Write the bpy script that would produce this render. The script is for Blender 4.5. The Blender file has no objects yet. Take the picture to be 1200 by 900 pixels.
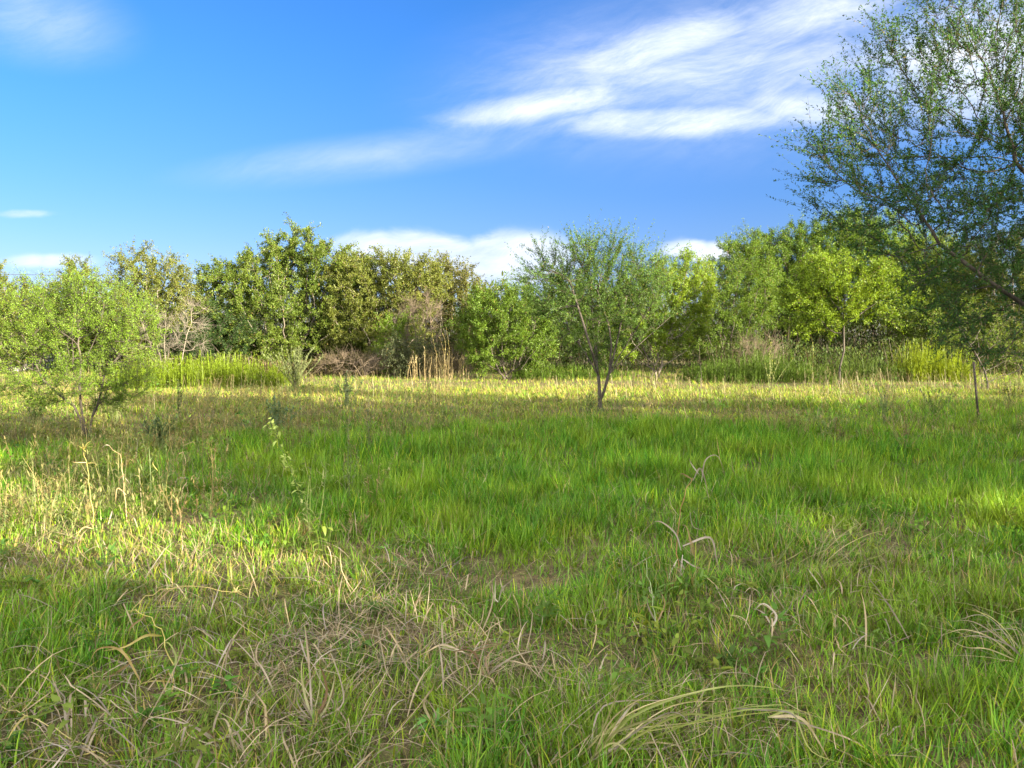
import bpy, math
import numpy as np
from mathutils import Vector
R = math.radians
SC = bpy.context.scene
COL = SC.collection
rng = np.random.default_rng(11)

# ------------------------------------------------------------------ camera
CAM_H, FPX, PITCH = 1.6, 906.0, math.atan(52 / 906.0)
cam_d = bpy.data.cameras.new('camera')
cam_d.sensor_width = 36.0
cam_d.lens = 36.0 * FPX / 1200.0
cam_d.clip_start, cam_d.clip_end = 0.05, 3000.0
cam = bpy.data.objects.new('camera', cam_d)
COL.objects.link(cam)
cam.location = (0, 0, CAM_H)
cam.rotation_euler = (R(90) - PITCH, 0, 0)
SC.camera = cam

# ------------------------------------------------------------------ light
SUN_A, SUN_EL = R(52), R(14.0)        # sun behind the camera, to its right
SUN_DIR = Vector((math.sin(SUN_A) * math.cos(SUN_EL), -math.cos(SUN_A) * math.cos(SUN_EL), math.sin(SUN_EL)))
sun_d = bpy.data.lights.new('sun', 'SUN')
sun_d.energy = 5.0
sun_d.angle = R(0.6)
sun_d.color = (1.0, 0.86, 0.62)
sun = bpy.data.objects.new('sun', sun_d)
COL.objects.link(sun)
sun.rotation_euler = (-SUN_DIR).to_track_quat('-Z', 'Y').to_euler()
SC.view_settings.view_transform = 'Standard'
SC.view_settings.look = 'None'
SC.view_settings.gamma = 1.0
SC.view_settings.use_curve_mapping = False
SC.view_settings.exposure = 2.95
SC.cycles.max_bounces = 8
SC.cycles.diffuse_bounces = 4
SC.cycles.transmission_bounces = 4
SC.cycles.use_denoising = True

world = bpy.data.worlds.new('World')
SC.world = world
world.use_nodes = True
NT = world.node_tree
NT.nodes.clear()


class NB:
    """tiny node-graph helper"""
    def __init__(self, nt): self.nt = nt
    def n(self, t, **k):
        x = self.nt.nodes.new(t)
        for a, b in k.items(): setattr(x, a, b)
        return x
    def put(self, sock, v):
        if isinstance(v, bpy.types.NodeSocket): self.nt.links.new(v, sock)
        else: sock.default_value = v
    def m(self, op, a, b=0.0, c=0.0, clamp=False):
        x = self.n('ShaderNodeMath', operation=op); x.use_clamp = clamp
        self.put(x.inputs[0], a); self.put(x.inputs[1], b); self.put(x.inputs[2], c)
        return x.outputs[0]
    def sstep(self, v, lo, hi, a=0.0, b=1.0):
        x = self.n('ShaderNodeMapRange', interpolation_type='SMOOTHSTEP')
        for i, q in enumerate((v, lo, hi, a, b)): self.put(x.inputs[i], q)
        return x.outputs[0]
    def xyz(self, a, b, c=0.0):
        x = self.n('ShaderNodeCombineXYZ')
        for i, q in enumerate((a, b, c)): self.put(x.inputs[i], q)
        return x.outputs[0]
    def noise(self, vec, scale, detail=5.0, rough=0.55, dist=0.0):
        x = self.n('ShaderNodeTexNoise')
        self.put(x.inputs['Vector'], vec); self.put(x.inputs['Scale'], scale)
        self.put(x.inputs['Detail'], detail); self.put(x.inputs['Roughness'], rough); self.put(x.inputs['Distortion'], dist)
        return x.outputs[0]
    def mix(self, f, a, b, mode='MIX'):
        x = self.n('ShaderNodeMix', data_type='RGBA', blend_type=mode)
        self.put(x.inputs[0], f); self.put(x.inputs[6], a); self.put(x.inputs[7], b)
        return x.outputs[2]


def ray(px, py):
    f = Vector((0, math.cos(PITCH), -math.sin(PITCH)))
    u = Vector((0, math.sin(PITCH), math.cos(PITCH)))
    return f + Vector((1, 0, 0)) * ((px - 600) / FPX) + u * ((450 - py) / FPX)
def at(px, py, Y):
    d = ray(px, py); s = Y / d.y
    return np.array((d.x * s, Y, CAM_H + d.z * s))
def ground_at(px, py):
    d = ray(px, py); s = -CAM_H / d.z
    return np.array((d.x * s, d.y * s, 0.0))
def uv(px, py):
    d = ray(px, py); return d.x / d.y, d.z / d.y


def build_sky():
    b = NB(NT)
    sky = b.n('ShaderNodeTexSky', sky_type='NISHITA')
    sky.sun_disc = False
    sky.sun_elevation = SUN_EL
    sky.sun_rotation = math.atan2(SUN_DIR.x, SUN_DIR.y)
    sky.air_density, sky.dust_density, sky.ozone_density = 1.0, 0.3, 3.0
    hs = b.n('ShaderNodeHueSaturation')
    b.put(hs.inputs['Hue'], 0.5); b.put(hs.inputs['Saturation'], 1.14); b.put(hs.inputs['Value'], 1.0)
    NT.links.new(sky.outputs[0], hs.inputs['Color'])
    base = hs.outputs[0]
    tc = b.n('ShaderNodeTexCoord')
    sp = b.n('ShaderNodeSeparateXYZ'); NT.links.new(tc.outputs['Generated'], sp.inputs[0])
    X, Y, Z = sp.outputs
    yy = b.m('MAXIMUM', Y, 0.12)
    U, V = b.m('DIVIDE', X, yy), b.m('DIVIDE', Z, yy)
    front = b.sstep(Y, 0.12, 0.4)
    P0 = b.xyz(U, V)
    wn = b.n('ShaderNodeTexNoise'); b.put(wn.inputs['Vector'], P0); b.put(wn.inputs['Scale'], 3.2); b.put(wn.inputs['Detail'], 3.0)
    wv = b.n('ShaderNodeVectorMath', operation='MULTIPLY_ADD')
    b.put(wv.inputs[0], wn.outputs['Color']); wv.inputs[1].default_value = (0.16, 0.10, 0); NT.links.new(P0, wv.inputs[2])
    P = wv.outputs[0]

    def ell(px, py, rx, ry, ang=0.0, inner=0.2):
        u0, v0 = uv(px, py)
        a, c, s = R(ang), math.cos(R(ang)), math.sin(R(ang))
        du, dv = b.m('SUBTRACT', U, u0), b.m('SUBTRACT', V, v0)
        p = b.m('ADD', b.m('MULTIPLY', du, c), b.m('MULTIPLY', dv, s))
        q = b.m('SUBTRACT', b.m('MULTIPLY', dv, c), b.m('MULTIPLY', du, s))
        p = b.m('DIVIDE', p, rx / FPX); q = b.m('DIVIDE', q, ry / FPX)
        r = b.m('SQRT', b.m('ADD', b.m('MULTIPLY', p, p), b.m('MULTIPLY', q, q)))
        return b.sstep(r, 1.0, inner)

    def streaks(ang, sx, sy, seed, detail=8.0, rough=0.64, dist=0.4):
        mp = b.n('ShaderNodeMapping')
        NT.links.new(P, mp.inputs[0])
        mp.inputs['Rotation'].default_value = (0, 0, R(-ang))
        mp.inputs['Location'].default_value = (seed, seed * 1.7, 0)
        sc_ = b.n('ShaderNodeMapping'); NT.links.new(mp.outputs[0], sc_.inputs[0])
        sc_.inputs['Scale'].default_value = (sx, sy, 1)
        return b.noise(sc_.outputs[0], 1.0, detail, rough, dist)

    # warp the masks a little so their outlines are never ellipses
    lowk = b.sstep(V, 0.0, 0.42, 0.0, 1.0)
    base = b.mix(1.0, base, b.mix(lowk, (0.30, 0.285, 0.425, 1), (0.25, 0.40, 0.60, 1)), 'MULTIPLY')
    wisp = streaks(6, 2.4, 11.0, 3.1)
    fine = streaks(14, 5.0, 17.0, 8.4, 10.0, 0.70, 0.4)
    puff = streaks(0, 9.0, 16.0, 5.2, 7.0, 0.55, 0.3)
    hair = streaks(20, 14.0, 60.0, 2.7, 9.0, 0.72, 0.4)
    tex = b.m('ADD', b.m('ADD', b.m('MULTIPLY', wisp, 0.42), b.m('MULTIPLY', fine, 0.36)), b.m('MULTIPLY', hair, 0.22))

    def layer(mask, t, lo, hi, amt):
        v = b.m('ADD', t, b.m('MULTIPLY', b.m('SUBTRACT', mask, 1.0), 0.42))
        return b.m('MULTIPLY', b.m('MULTIPLY', b.sstep(v, lo, hi), mask), amt)

    big = b.m('MAXIMUM', ell(790, 142, 270, 34, 1, 0.15), ell(650, 122, 230, 36, 9, 0.1))
    big = b.m('MAXIMUM', big, ell(780, 52, 210, 46, 17, 0.1))
    big = b.m('MAXIMUM', big, b.m('MULTIPLY', ell(960, 12, 230, 60, 10, 0.0), 0.9))
    big = b.m('MAXIMUM', big, b.m('MULTIPLY', ell(960, 128, 170, 40, -3, 0.1), 0.95))
    big = b.m('MAXIMUM', big, ell(1160, 70, 260, 140, 0, 0.1))
    big = b.m('MAXIMUM', big, b.m('MULTIPLY', ell(800, 88, 400, 105, 7, 0.0), 0.80))
    c1 = layer(big, tex, 0.10, 0.58, 0.90)
    veil = b.m('MULTIPLY', ell(420, 185, 260, 34, 6, 0.0), b.m('MULTIPLY', tex, 0.55))
    veil2 = b.m('MULTIPLY', ell(40, 20, 150, 70, -10, 0.0), b.m('MULTIPLY', tex, 0.6))
    haze = b.m('MULTIPLY', ell(900, 75, 480, 150, 5, 0.0), b.m('MULTIPLY', tex, 0.70))
    low = b.m('MAXIMUM', ell(500, 303, 175, 50, -6, 0.35), ell(610, 303, 135, 48, -4, 0.3))
    low = b.m('MAXIMUM', low, ell(820, 294, 75, 22, 0, 0.3))
    low = b.m('MAXIMUM', low, b.m('MULTIPLY', ell(60, 306, 110, 16, 0, 0.2), 0.75))
    low = b.m('MAXIMUM', low, b.m('MULTIPLY', ell(20, 250, 70, 9, 0, 0.2), 0.6))
    c2 = layer(low, puff, 0.14, 0.44, 0.92)
    cov = c1
    for q in (c2, veil, veil2, haze):
        cov = b.m('SUBTRACT', b.m('ADD', cov, q), b.m('MULTIPLY', cov, q))
    cov = b.m('MULTIPLY', cov, front, clamp=True)
    body = b.mix(b.sstep(tex, 0.35, 0.62), (1.55, 1.9, 2.5, 1), (2.75, 2.85, 3.0, 1))
    out = b.mix(cov, base, body)
    # unseen bright cloud sheet added overhead and behind the viewer to light shaded grass
    fill_deck = b.m('MAXIMUM', b.sstep(Z, 0.50, 0.80, 0.0, 0.42), b.m('MULTIPLY', b.sstep(Y, 0.05, -0.35), b.m('MULTIPLY', b.sstep(Z, 0.02, 0.2), b.sstep(Z, 0.95, 0.6, 0.42, 1.0))))
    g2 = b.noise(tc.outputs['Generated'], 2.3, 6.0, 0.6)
    fill_deck = b.m('MULTIPLY', fill_deck, b.sstep(g2, 0.25, 0.55, 0.55, 1.0))
    out = b.mix(fill_deck, out, (12.5, 11.7, 10.3, 1))
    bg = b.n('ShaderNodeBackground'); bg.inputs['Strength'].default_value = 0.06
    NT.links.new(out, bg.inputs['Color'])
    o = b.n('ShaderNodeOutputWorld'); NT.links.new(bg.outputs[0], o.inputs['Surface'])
build_sky()

# ------------------------------------------------------------------ materials
def leaf_material(name, transl=0.35, gloss=0.04, rough=0.45, nscale=3.0):
    m = bpy.data.materials.new(name); m.use_nodes = True
    nt = m.node_tree; nt.nodes.clear(); b = NB(nt)
    at_ = b.n('ShaderNodeAttribute', attribute_name='col')
    geo = b.n('ShaderNodeNewGeometry')
    nz = b.noise(geo.outputs['Position'], nscale, 2.0)
    k = b.sstep(nz, 0.3, 0.7, 0.82, 1.18)
    col = b.mix(1.0, at_.outputs['Color'], b.xyz(k, k, k), 'MULTIPLY')
    warm = b.mix(1.0, col, (1.25, 1.12, 0.55, 1), 'MULTIPLY')
    d = b.n('ShaderNodeBsdfDiffuse'); nt.links.new(col, d.inputs[0])
    t = b.n('ShaderNodeBsdfTranslucent'); nt.links.new(warm, t.inputs[0])
    g = b.n('ShaderNodeBsdfGlossy'); g.inputs['Roughness'].default_value = rough
    m1 = b.n('ShaderNodeMixShader'); m1.inputs[0].default_value = transl
    nt.links.new(d.outputs[0], m1.inputs[1]); nt.links.new(t.outputs[0], m1.inputs[2])
    m2 = b.n('ShaderNodeMixShader'); m2.inputs[0].default_value = gloss
    nt.links.new(m1.outputs[0], m2.inputs[1]); nt.links.new(g.outputs[0], m2.inputs[2])
    o = b.n('ShaderNodeOutputMaterial'); nt.links.new(m2.outputs[0], o.inputs[0])
    return m

def bark_material(name, c1, c2, scale=14.0):
    m = bpy.data.materials.new(name); m.use_nodes = True
    nt = m.node_tree; b = NB(nt); p = nt.nodes['Principled BSDF']
    tc = b.n('ShaderNodeTexCoord')
    mp = b.n('ShaderNodeMapping'); nt.links.new(tc.outputs['Object'], mp.inputs[0]); mp.inputs['Scale'].default_value = (1, 1, 0.3)
    nz = b.noise(mp.outputs[0], scale, 6.0, 0.65)
    nt.links.new(b.mix(b.sstep(nz, 0.35, 0.65), (*c1, 1), (*c2, 1)), p.inputs['Base Color'])
    p.inputs['Roughness'].default_value = 0.9
    bp = b.n('ShaderNodeBump'); bp.inputs['Strength'].default_value = 0.6; bp.inputs['Distance'].default_value = 0.02
    nt.links.new(nz, bp.inputs['Height']); nt.links.new(bp.outputs[0], p.inputs['Normal'])
    return m

def plain_material(name, c1, c2, scale, rough=0.7, metal=0.0):
    m = bark_material(name, c1, c2, scale); p = m.node_tree.nodes['Principled BSDF']
    p.inputs['Roughness'].default_value = rough; p.inputs['Metallic'].default_value = metal
    return m

LEAF = leaf_material('leaf', 0.38, 0.012)
GRASS = leaf_material('grass_blade', 0.26, 0.012, 0.4, 1.6)
STRAW = leaf_material('straw', 0.15, 0.03, 0.5, 9.0)
BARK_DARK = bark_material('bark_dark', (0.022, 0.018, 0.014), (0.065, 0.055, 0.043))
BARK_GREY = bark_material('bark_grey', (0.075, 0.062, 0.048), (0.17, 0.15, 0.12))
BARK_MID = bark_material('bark_mid', (0.07, 0.055, 0.04), (0.20, 0.165, 0.125))
BARK_PINK = bark_material('dead_twig', (0.065, 0.05, 0.034), (0.13, 0.10, 0.07))
BARK_BLEACH = bark_material('dead_wood', (0.10, 0.088, 0.07), (0.20, 0.175, 0.14))
STEM_GREEN = bark_material('green_stem', (0.07, 0.10, 0.03), (0.14, 0.16, 0.06))
STEM_DRY = bark_material('dry_stem', (0.15, 0.115, 0.05), (0.27, 0.21, 0.10))

# ------------------------------------------------------------------ mesh helpers
def link(name, mesh, parent=None, mat=None):
    o = bpy.data.objects.new(name, mesh); COL.objects.link(o)
    if mat: mesh.materials.append(mat)
    if parent: o.parent = parent
    return o
def tag(o, label=None, cat=None, group=None, kind=None):
    for k, v in (('label', label), ('category', cat), ('group', group), ('kind', kind)):
        if v: o[k] = v
    return o
def thing(name, label, cat, loc=(0, 0, 0), group=None):
    o = bpy.data.objects.new(name, None); COL.objects.link(o)
    o.empty_display_size = 0.2
    o.location = tuple(float(q) for q in loc)
    return tag(o, label, cat, group)

def quad_mesh(name, V, Q, col=None, smooth=False):
    """V (N,3), Q (M,4) -> mesh; col (N,3) point colours"""
    V = np.ascontiguousarray(V, np.float32); Q = np.ascontiguousarray(Q, np.int32)
    me = bpy.data.meshes.new(name)
    me.vertices.add(len(V)); me.vertices.foreach_set('co', V.ravel())
    me.loops.add(Q.size); me.loops.foreach_set('vertex_index', Q.ravel())
    me.polygons.add(len(Q))
    me.polygons.foreach_set('loop_start', np.arange(0, Q.size, 4, dtype=np.int32))
    if smooth: me.polygons.foreach_set('use_smooth', np.ones(len(Q), bool))
    if col is not None:
        a = me.attributes.new('col', 'FLOAT_COLOR', 'POINT')
        a.data.foreach_set('color', np.concatenate([col, np.ones((len(V), 1))], 1).astype(np.float32).ravel())
    me.update(calc_edges=True)
    return me

def unit(v): return v / np.maximum(np.linalg.norm(v, axis=-1, keepdims=True), 1e-9)

def value_noise(x, y, seed, scale):
    r = np.random.default_rng(seed); L = r.random((64, 64))
    x = np.asarray(x) / scale + 100; y = np.asarray(y) / scale + 100
    xi, yi = np.floor(x).astype(int), np.floor(y).astype(int)
    fx, fy = x - xi, y - yi
    fx, fy = fx * fx * (3 - 2 * fx), fy * fy * (3 - 2 * fy)
    g = lambda i, j: L[i % 64, j % 64]
    return (g(xi, yi) * (1 - fx) + g(xi + 1, yi) * fx) * (1 - fy) + (g(xi, yi + 1) * (1 - fx) + g(xi + 1, yi + 1) * fx) * fy
def fbm(x, y, seed, scale, o=3):
    s, a, t = 0, 1.0, 0
    for k in range(o):
        s = s + a * value_noise(x, y, seed + k, scale / 2 ** k); t += a; a *= 0.55
    return s / t
def ground_z(x, y):
    near = 1 / (1 + (np.asarray(y) / 60.0) ** 4 + (np.asarray(x) / 60.0) ** 4)
    return ((fbm(x, y, 71, 4.0, 2) - 0.5) * 0.16 + (fbm(x, y, 75, 0.9, 2) - 0.5) * 0.05) * near

def ribbons(base, az, p0, dp, length, width, S, yaw, col_base, col_tip, taper=2.0, wmin=0.08, kink=None, ykink=None):
    """N curved blades -> V, Q, C"""
    N = len(base)
    pos = np.array(base, float); V = np.zeros((N, S + 1, 2, 3)); C = np.zeros((N, S + 1, 2, 3))
    for k in range(S + 1):
        t = k / S
        a = az + yaw * t
        if ykink is not None: a = a + ykink * (t > 0.5)
        side = np.stack([-np.sin(a), np.cos(a), 0 * a], 1)
        w = width * (np.maximum(1 - t ** taper, wmin)) * (0.6 + 0.4 * min(1, t * 4)) * 0.5
        V[:, k, 0] = pos - side * w[:, None]; V[:, k, 1] = pos + side * w[:, None]
        C[:, k] = (col_base * (1 - t) + col_tip * t)[:, None]
        if k < S:
            p = p0 + dp * (k + 0.5) / S
            if kink is not None: p = p + kink * (t > 0.45)
            d = np.stack([np.cos(p) * np.cos(a), np.cos(p) * np.sin(a), np.sin(p)], 1)
            pos = pos + d * (length / S)[:, None]
    idx = np.arange(N * (S + 1) * 2).reshape(N, S + 1, 2)
    Q = np.stack([idx[:, :-1, 0], idx[:, :-1, 1], idx[:, 1:, 1], idx[:, 1:, 0]], -1).reshape(-1, 4)
    return V.reshape(-1, 3), Q, C.reshape(-1, 3)

def merge(parts):
    V, Q, C, o = [], [], [], 0
    for v, q, c in parts:
        V.append(v); Q.append(q + o); C.append(c); o += len(v)
    return np.concatenate(V), np.concatenate(Q), np.concatenate(C)

def tubes(pos, par, rad, sides=6):
    """tapered branch tubes over a node tree"""
    n = len(pos)
    e = np.nonzero(par >= 0)[0]; e = e[np.linalg.norm(pos[e] - pos[par[e]], axis=1) > 1e-5]
    d = np.zeros((n, 3)); d[e] = unit(pos[e] - pos[par[e]])
    main = np.full(n, -1)
    order = e[np.argsort(rad[e])]
    main[par[order]] = order
    root = np.nonzero(par < 0)[0]
    for q in root:
        if main[q] >= 0: d[q] = d[main[q]]
    has = main >= 0
    dn = d.copy(); dn[has] = unit(d[has] + d[main[has]])
    def ring(c, dirs, r):
        ref = np.where(np.abs(dirs[:, 1:2]) > 0.9, np.array([[1.0, 0, 0]]), np.array([[0, 1.0, 0]]))
        u = unit(np.cross(dirs, ref)); v = np.cross(dirs, u)
        t = np.arange(sides) * 2 * math.pi / sides
        return c[:, None] + r[:, None, None] * (np.cos(t)[None, :, None] * u[:, None] + np.sin(t)[None, :, None] * v[:, None])
    rings = ring(pos, dn, rad)
    p = par[e]; is_main = main[p] == e
    st = ring(pos[p], np.where(is_main[:, None], dn[p], d[e]), np.where(is_main, rad[p], np.minimum(rad[e] * 1.25, rad[p])))
    en = rings[e]
    m = len(e)
    V = np.concatenate([st, en], 1).reshape(-1, 3)
    i = np.arange(sides); j = (i + 1) % sides
    b = (np.arange(m) * 2 * sides)[:, None]
    Q = np.stack([b + i, b + j, b + sides + j, b + sides + i], -1).reshape(-1, 4)
    return V, Q

def chain(pts, rads, sides=6):
    pts = np.array(pts, float); par = np.arange(len(pts)) - 1
    return tubes(pts, par, np.array(rads, float), sides)

def smooth_path(ctrl, n):
    c = np.array(ctrl, float)
    c = np.concatenate([[2 * c[0] - c[1]], c, [2 * c[-1] - c[-2]]])
    out = []
    K = len(c) - 3
    for s in np.linspace(0, K - 1e-6, n):
        i = int(s); t = s - i
        a, b, d, e = c[i:i + 4]
        out.append(0.5 * (2 * b + (d - a) * t + (2 * a - 5 * b + 4 * d - e) * t * t + (3 * b - a - 3 * d + e) * t ** 3))
    return np.array(out)

# ------------------------------------------------------------------ trees
def colonize(r, attr, pos0, par0, step, kill, iters=90, up=0.0, jit=0.12):
    pos = [np.array(p, float) for p in pos0]; par = list(par0)
    P = np.array(pos)
    D = np.linalg.norm(attr[:, None] - P[None], axis=2)
    near, dist = D.argmin(1), D.min(1)
    alive = np.ones(len(attr), bool)
    for _ in range(iters):
        ia = np.nonzero(alive)[0]
        if not len(ia): break
        P = np.array(pos)
        g = near[ia]
        vec = unit(attr[ia] - P[g])
        us, inv = np.unique(g, return_inverse=True)
        acc = np.zeros((len(us), 3)); np.add.at(acc, inv, vec)
        acc = unit(unit(acc) + r.normal(0, jit, acc.shape) + np.array([0, 0, up]))
        new = P[us] + acc * step
        ok = np.linalg.norm(new[:, None] - P[None], axis=2).min(1) > 0.45 * step      # no growth back onto itself
        if not ok.all(): alive[ia[~ok[inv]]] = False
        if not ok.any(): continue
        us, new = us[ok], new[ok]
        base = len(pos)
        pos.extend(new); par.extend(us.tolist())
        d = np.linalg.norm(attr[:, None] - new[None], axis=2)
        k = d.argmin(1); dm = d[np.arange(len(attr)), k]
        better = dm < dist
        near = np.where(better, base + k, near); dist = np.where(better, dm, dist)
        alive &= dist > kill
    return np.array(pos), np.array(par)

def sample_env(r, ells, n, shell=0.45):
    """points in a union of ellipsoids [(centre, radii)], more of them near the outside"""
    vol = np.array([np.prod(e[1]) ** 0.75 for e in ells]); pick = r.choice(len(ells), n, p=vol / vol.sum())
    u = unit(r.normal(size=(n, 3))) * (r.random(n) ** shell)[:, None]
    c = np.array([e[0] for e in ells]); q = np.array([e[1] for e in ells])
    return c[pick] + u * q[pick]

def make_tree(name, label, cat, base, ells, stems, leaf, cols, bark, seed, attr=350, step=0.3, kill=0.35, up=0.05,
              r0=0.006, pw=0.48, tw=(3, 0.5, 0.35, 0.3), nleaf=20, depth=None, group=None, jit=0.12, twig_r=0.003,
              plume=0.0, yellow=0.03, wilt=(0.13, 0.105, 0.03), droop=0.0, rmin_show=0.0, bare=False, tr_cap=None, clump_col=0.35):
    """a tree: limbs grown towards points in its crown's envelope, twigs at their ends, leaves along the twigs.
    ells are ((x,y,z),(rx,ry,rz)) in world metres; stems are lists of points starting at base."""
    r = np.random.default_rng(seed)
    base = np.array(base, float)
    pos0, par0 = [], []
    for s in stems:
        s = np.array(s, float)
        k0 = len(pos0)
        for k, q in enumerate(s):
            if k == 0:
                j = [i for i, o in enumerate(pos0) if np.linalg.norm(o - q) < 1e-4]
                pos0.append(q); par0.append(j[0] if j else -1)
            else:
                pos0.append(q); par0.append(k0 + k - 1)
    A = sample_env(r, ells, attr)
    A = A[A[:, 2] > 0.25]
    pos, par = colonize(r, A, pos0, par0, step, kill, up=up, jit=jit)
    n = len(pos)
    kids = np.zeros(n, int); np.add.at(kids, par[par >= 0], 1)
    tips = np.where(kids == 0, 1.0, 0.0)
    for k in range(n - 1, -1, -1):
        if par[k] >= 0: tips[par[k]] += tips[k]
    rad = r0 * np.maximum(tips, 1) ** pw
    # flare at foot
    for k in range(n):
        if par[k] < 0: rad[k] *= 1.35
    if tr_cap: rad = np.minimum(rad, tr_cap)
    V, Q = tubes(pos, par, rad, 6)
    # twigs
    d = np.zeros((n, 3)); e = par >= 0; d[e] = unit(pos[e] - pos[par[e]])
    src = np.nonzero((tips <= 3) & e)[0]
    src = src[np.linalg.norm(pos[src] - base, axis=1) > 0.3]
    k_tw, L_tw, spread, upb = tw
    src = np.repeat(src, k_tw)
    N = len(src)
    cen = np.mean([q[0] for q in ells], 0)
    outw = unit(pos[src] - cen)
    td = unit(d[src] * 0.7 + r.normal(0, spread, (N, 3)) + outw * 0.35 + np.array([0, 0, upb]))
    tl = L_tw * (0.45 + 0.75 * r.random(N))
    bend = r.normal(0, 0.22, (N, 3)) + np.array([0, 0, -droop])
    p0 = pos[src] - d[src] * step * r.random(N)[:, None]
    tp = lambda t, i: p0[i] + td[i] * (tl[i] * t)[:, None] + bend[i] * (tl[i] * t * t)[:, None]
    I = np.arange(N)
    a, m_, z = tp(np.zeros(N), I), tp(np.full(N, 0.5), I), tp(np.ones(N), I)
    tpos = np.concatenate([a, m_, z]); tpar = np.concatenate([np.full(N, -1), I, N + I])
    trad = np.concatenate([np.full(N, twig_r), np.full(N, twig_r * 0.75), np.full(N, twig_r * 0.35)])
    V2, Q2 = tubes(tpos, tpar, trad, 3)
    V, Q = np.concatenate([V, V2]), np.concatenate([Q, Q2 + len(V)])
    root = thing(name, label, cat, base, group)
    link('trunk', quad_mesh('trunk', V - base, Q, smooth=True), root, bark)
    if bare: return root
    # leaves
    M = N * nleaf
    ti = np.repeat(I, nleaf)
    t = 0.12 + 0.9 * r.random(M)
    lp = tp(t, ti) + r.normal(0, plume + 1e-4, (M, 3))
    ax = unit(td[ti] + 2 * bend[ti] * t[:, None])
    ld = unit(ax * 0.55 + unit(r.normal(size=(M, 3))) * 0.9 + np.array([0, 0, 0.1]))
    wd = unit(np.cross(ld, unit(r.normal(size=(M, 3)))))
    ll = leaf[0] * (0.6 + 0.8 * r.random(M)); lw = leaf[1] * (0.6 + 0.8 * r.random(M)) * 0.5
    fold = np.cross(ld, wd) * (ll * 0.12)[:, None]
    Vl = np.stack([lp, lp + ld * (ll * 0.45)[:, None] + wd * lw[:, None] + fold, lp + ld * ll[:, None], lp + ld * (ll * 0.45)[:, None] - wd * lw[:, None] + fold], 1)
    Ql = np.arange(M * 4).reshape(M, 4)
    c1, c2 = np.array(cols[0]), np.array(cols[1])
    per_tw = r.random(N)
    big = np.clip(0.5 + 1.6 * (fbm(pos[src][:, 0] * 1.0 + pos[src][:, 1], pos[src][:, 2], seed, max(0.8, step * 3)) - 0.5), 0, 1)
    f = np.clip(clump_col * big[ti] + 0.3 * per_tw[ti] + (0.7 - clump_col) * r.random(M), 0, 1)[:, None]
    c = c1 * (1 - f) + c2 * f
    yl = (r.random(M) < yellow)[:, None]
    c = np.where(yl, np.array(wilt) * (0.7 + 0.6 * r.random((M, 1))), c)
    C = np.repeat(c, 4, 0)
    C = C.clip(0, 1)
    link('crown', quad_mesh('crown', Vl.reshape(-1, 3) - base, Ql, C), root, LEAF)
    return root

def env(lst, Y, dz=0.8, dy=None):
    """ellipses of the crown's outline (centre and half-axes as seen) -> ellipsoids of real size at depth Y"""
    out = []
    for (cx, cy, rx, ry) in lst:
        k = Y / FPX
        out.append((at(cx, cy, Y) + np.array([0, rng.normal(0, 0.25) * rx * k, 0]), (rx * k, max(rx, ry) * k * dz, ry * k)))
    return out

def stem_from(base, top, n=6, wob=0.05, seed=0):
    r = np.random.default_rng(seed)
    t = np.linspace(0, 1, n)[:, None]
    p = base + (np.array(top) - base) * t
    p[1:-1] += r.normal(0, wob, (n - 2, 3)) * np.array([1, 1, 0.2])
    return p

# ------------------------------------------------------------------ ground
def build_ground():
    def axis(n, a, lim): 
        t = np.linspace(-1, 1, n); return np.sinh(t * a) / math.sinh(a) * lim
    xs, ys = axis(261, 4.2, 900.0), axis(261, 4.2, 900.0) + 9.0
    gx, gy = np.meshgrid(xs, ys, indexing='ij')
    V = np.stack([gx, gy, ground_z(gx, gy)], -1).reshape(-1, 3)
    i = np.arange(261 * 261).reshape(261, 261)
    Q = np.stack([i[:-1, :-1], i[1:, :-1], i[1:, 1:], i[:-1, 1:]], -1).reshape(-1, 4)
    m = bpy.data.materials.new('meadow_soil'); m.use_nodes = True
    nt = m.node_tree; b = NB(nt); p = nt.nodes['Principled BSDF']
    g = b.n('ShaderNodeNewGeometry').outputs['Position']
    n1, n2, n3 = b.noise(g, 0.9, 6, 0.65), b.noise(g, 14.0, 6, 0.7), b.noise(g, 60.0, 4, 0.7)
    c = b.mix(b.sstep(n1, 0.35, 0.65), (0.06, 0.075, 0.022, 1), (0.13, 0.105, 0.05, 1))
    c = b.mix(b.sstep(n2, 0.42, 0.62), c, (0.055, 0.042, 0.025, 1))
    c = b.mix(b.sstep(n3, 0.56, 0.66), c, (0.24, 0.19, 0.10, 1))
    nt.links.new(c, p.inputs['Base Color']); p.inputs['Roughness'].default_value = 1.0
    p.inputs['Specular IOR Level'].default_value = 0.1
    bp = b.n('ShaderNodeBump'); bp.inputs['Distance'].default_value = 0.03
    nt.links.new(n2, bp.inputs['Height']); nt.links.new(bp.outputs[0], p.inputs['Normal'])
    o = link('ground', quad_mesh('ground', V, Q, smooth=True), None, m)
    tag(o, kind='structure')
build_ground()

def pick(r, n, probs, cols):
    """probs (n,k) -> colours (n,3)"""
    cum = np.cumsum(probs / probs.sum(1, keepdims=True), 1)
    k = (r.random((n, 1)) > cum).sum(1).clip(0, len(cols) - 1)
    return np.array(cols)[k], k

FRESH = [(0.044, 0.150, 0.006), (0.110, 0.235, 0.010), (0.20, 0.285, 0.02), (0.10, 0.125, 0.03), (0.26, 0.205, 0.075), (0.20, 0.17, 0.115)]

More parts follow.
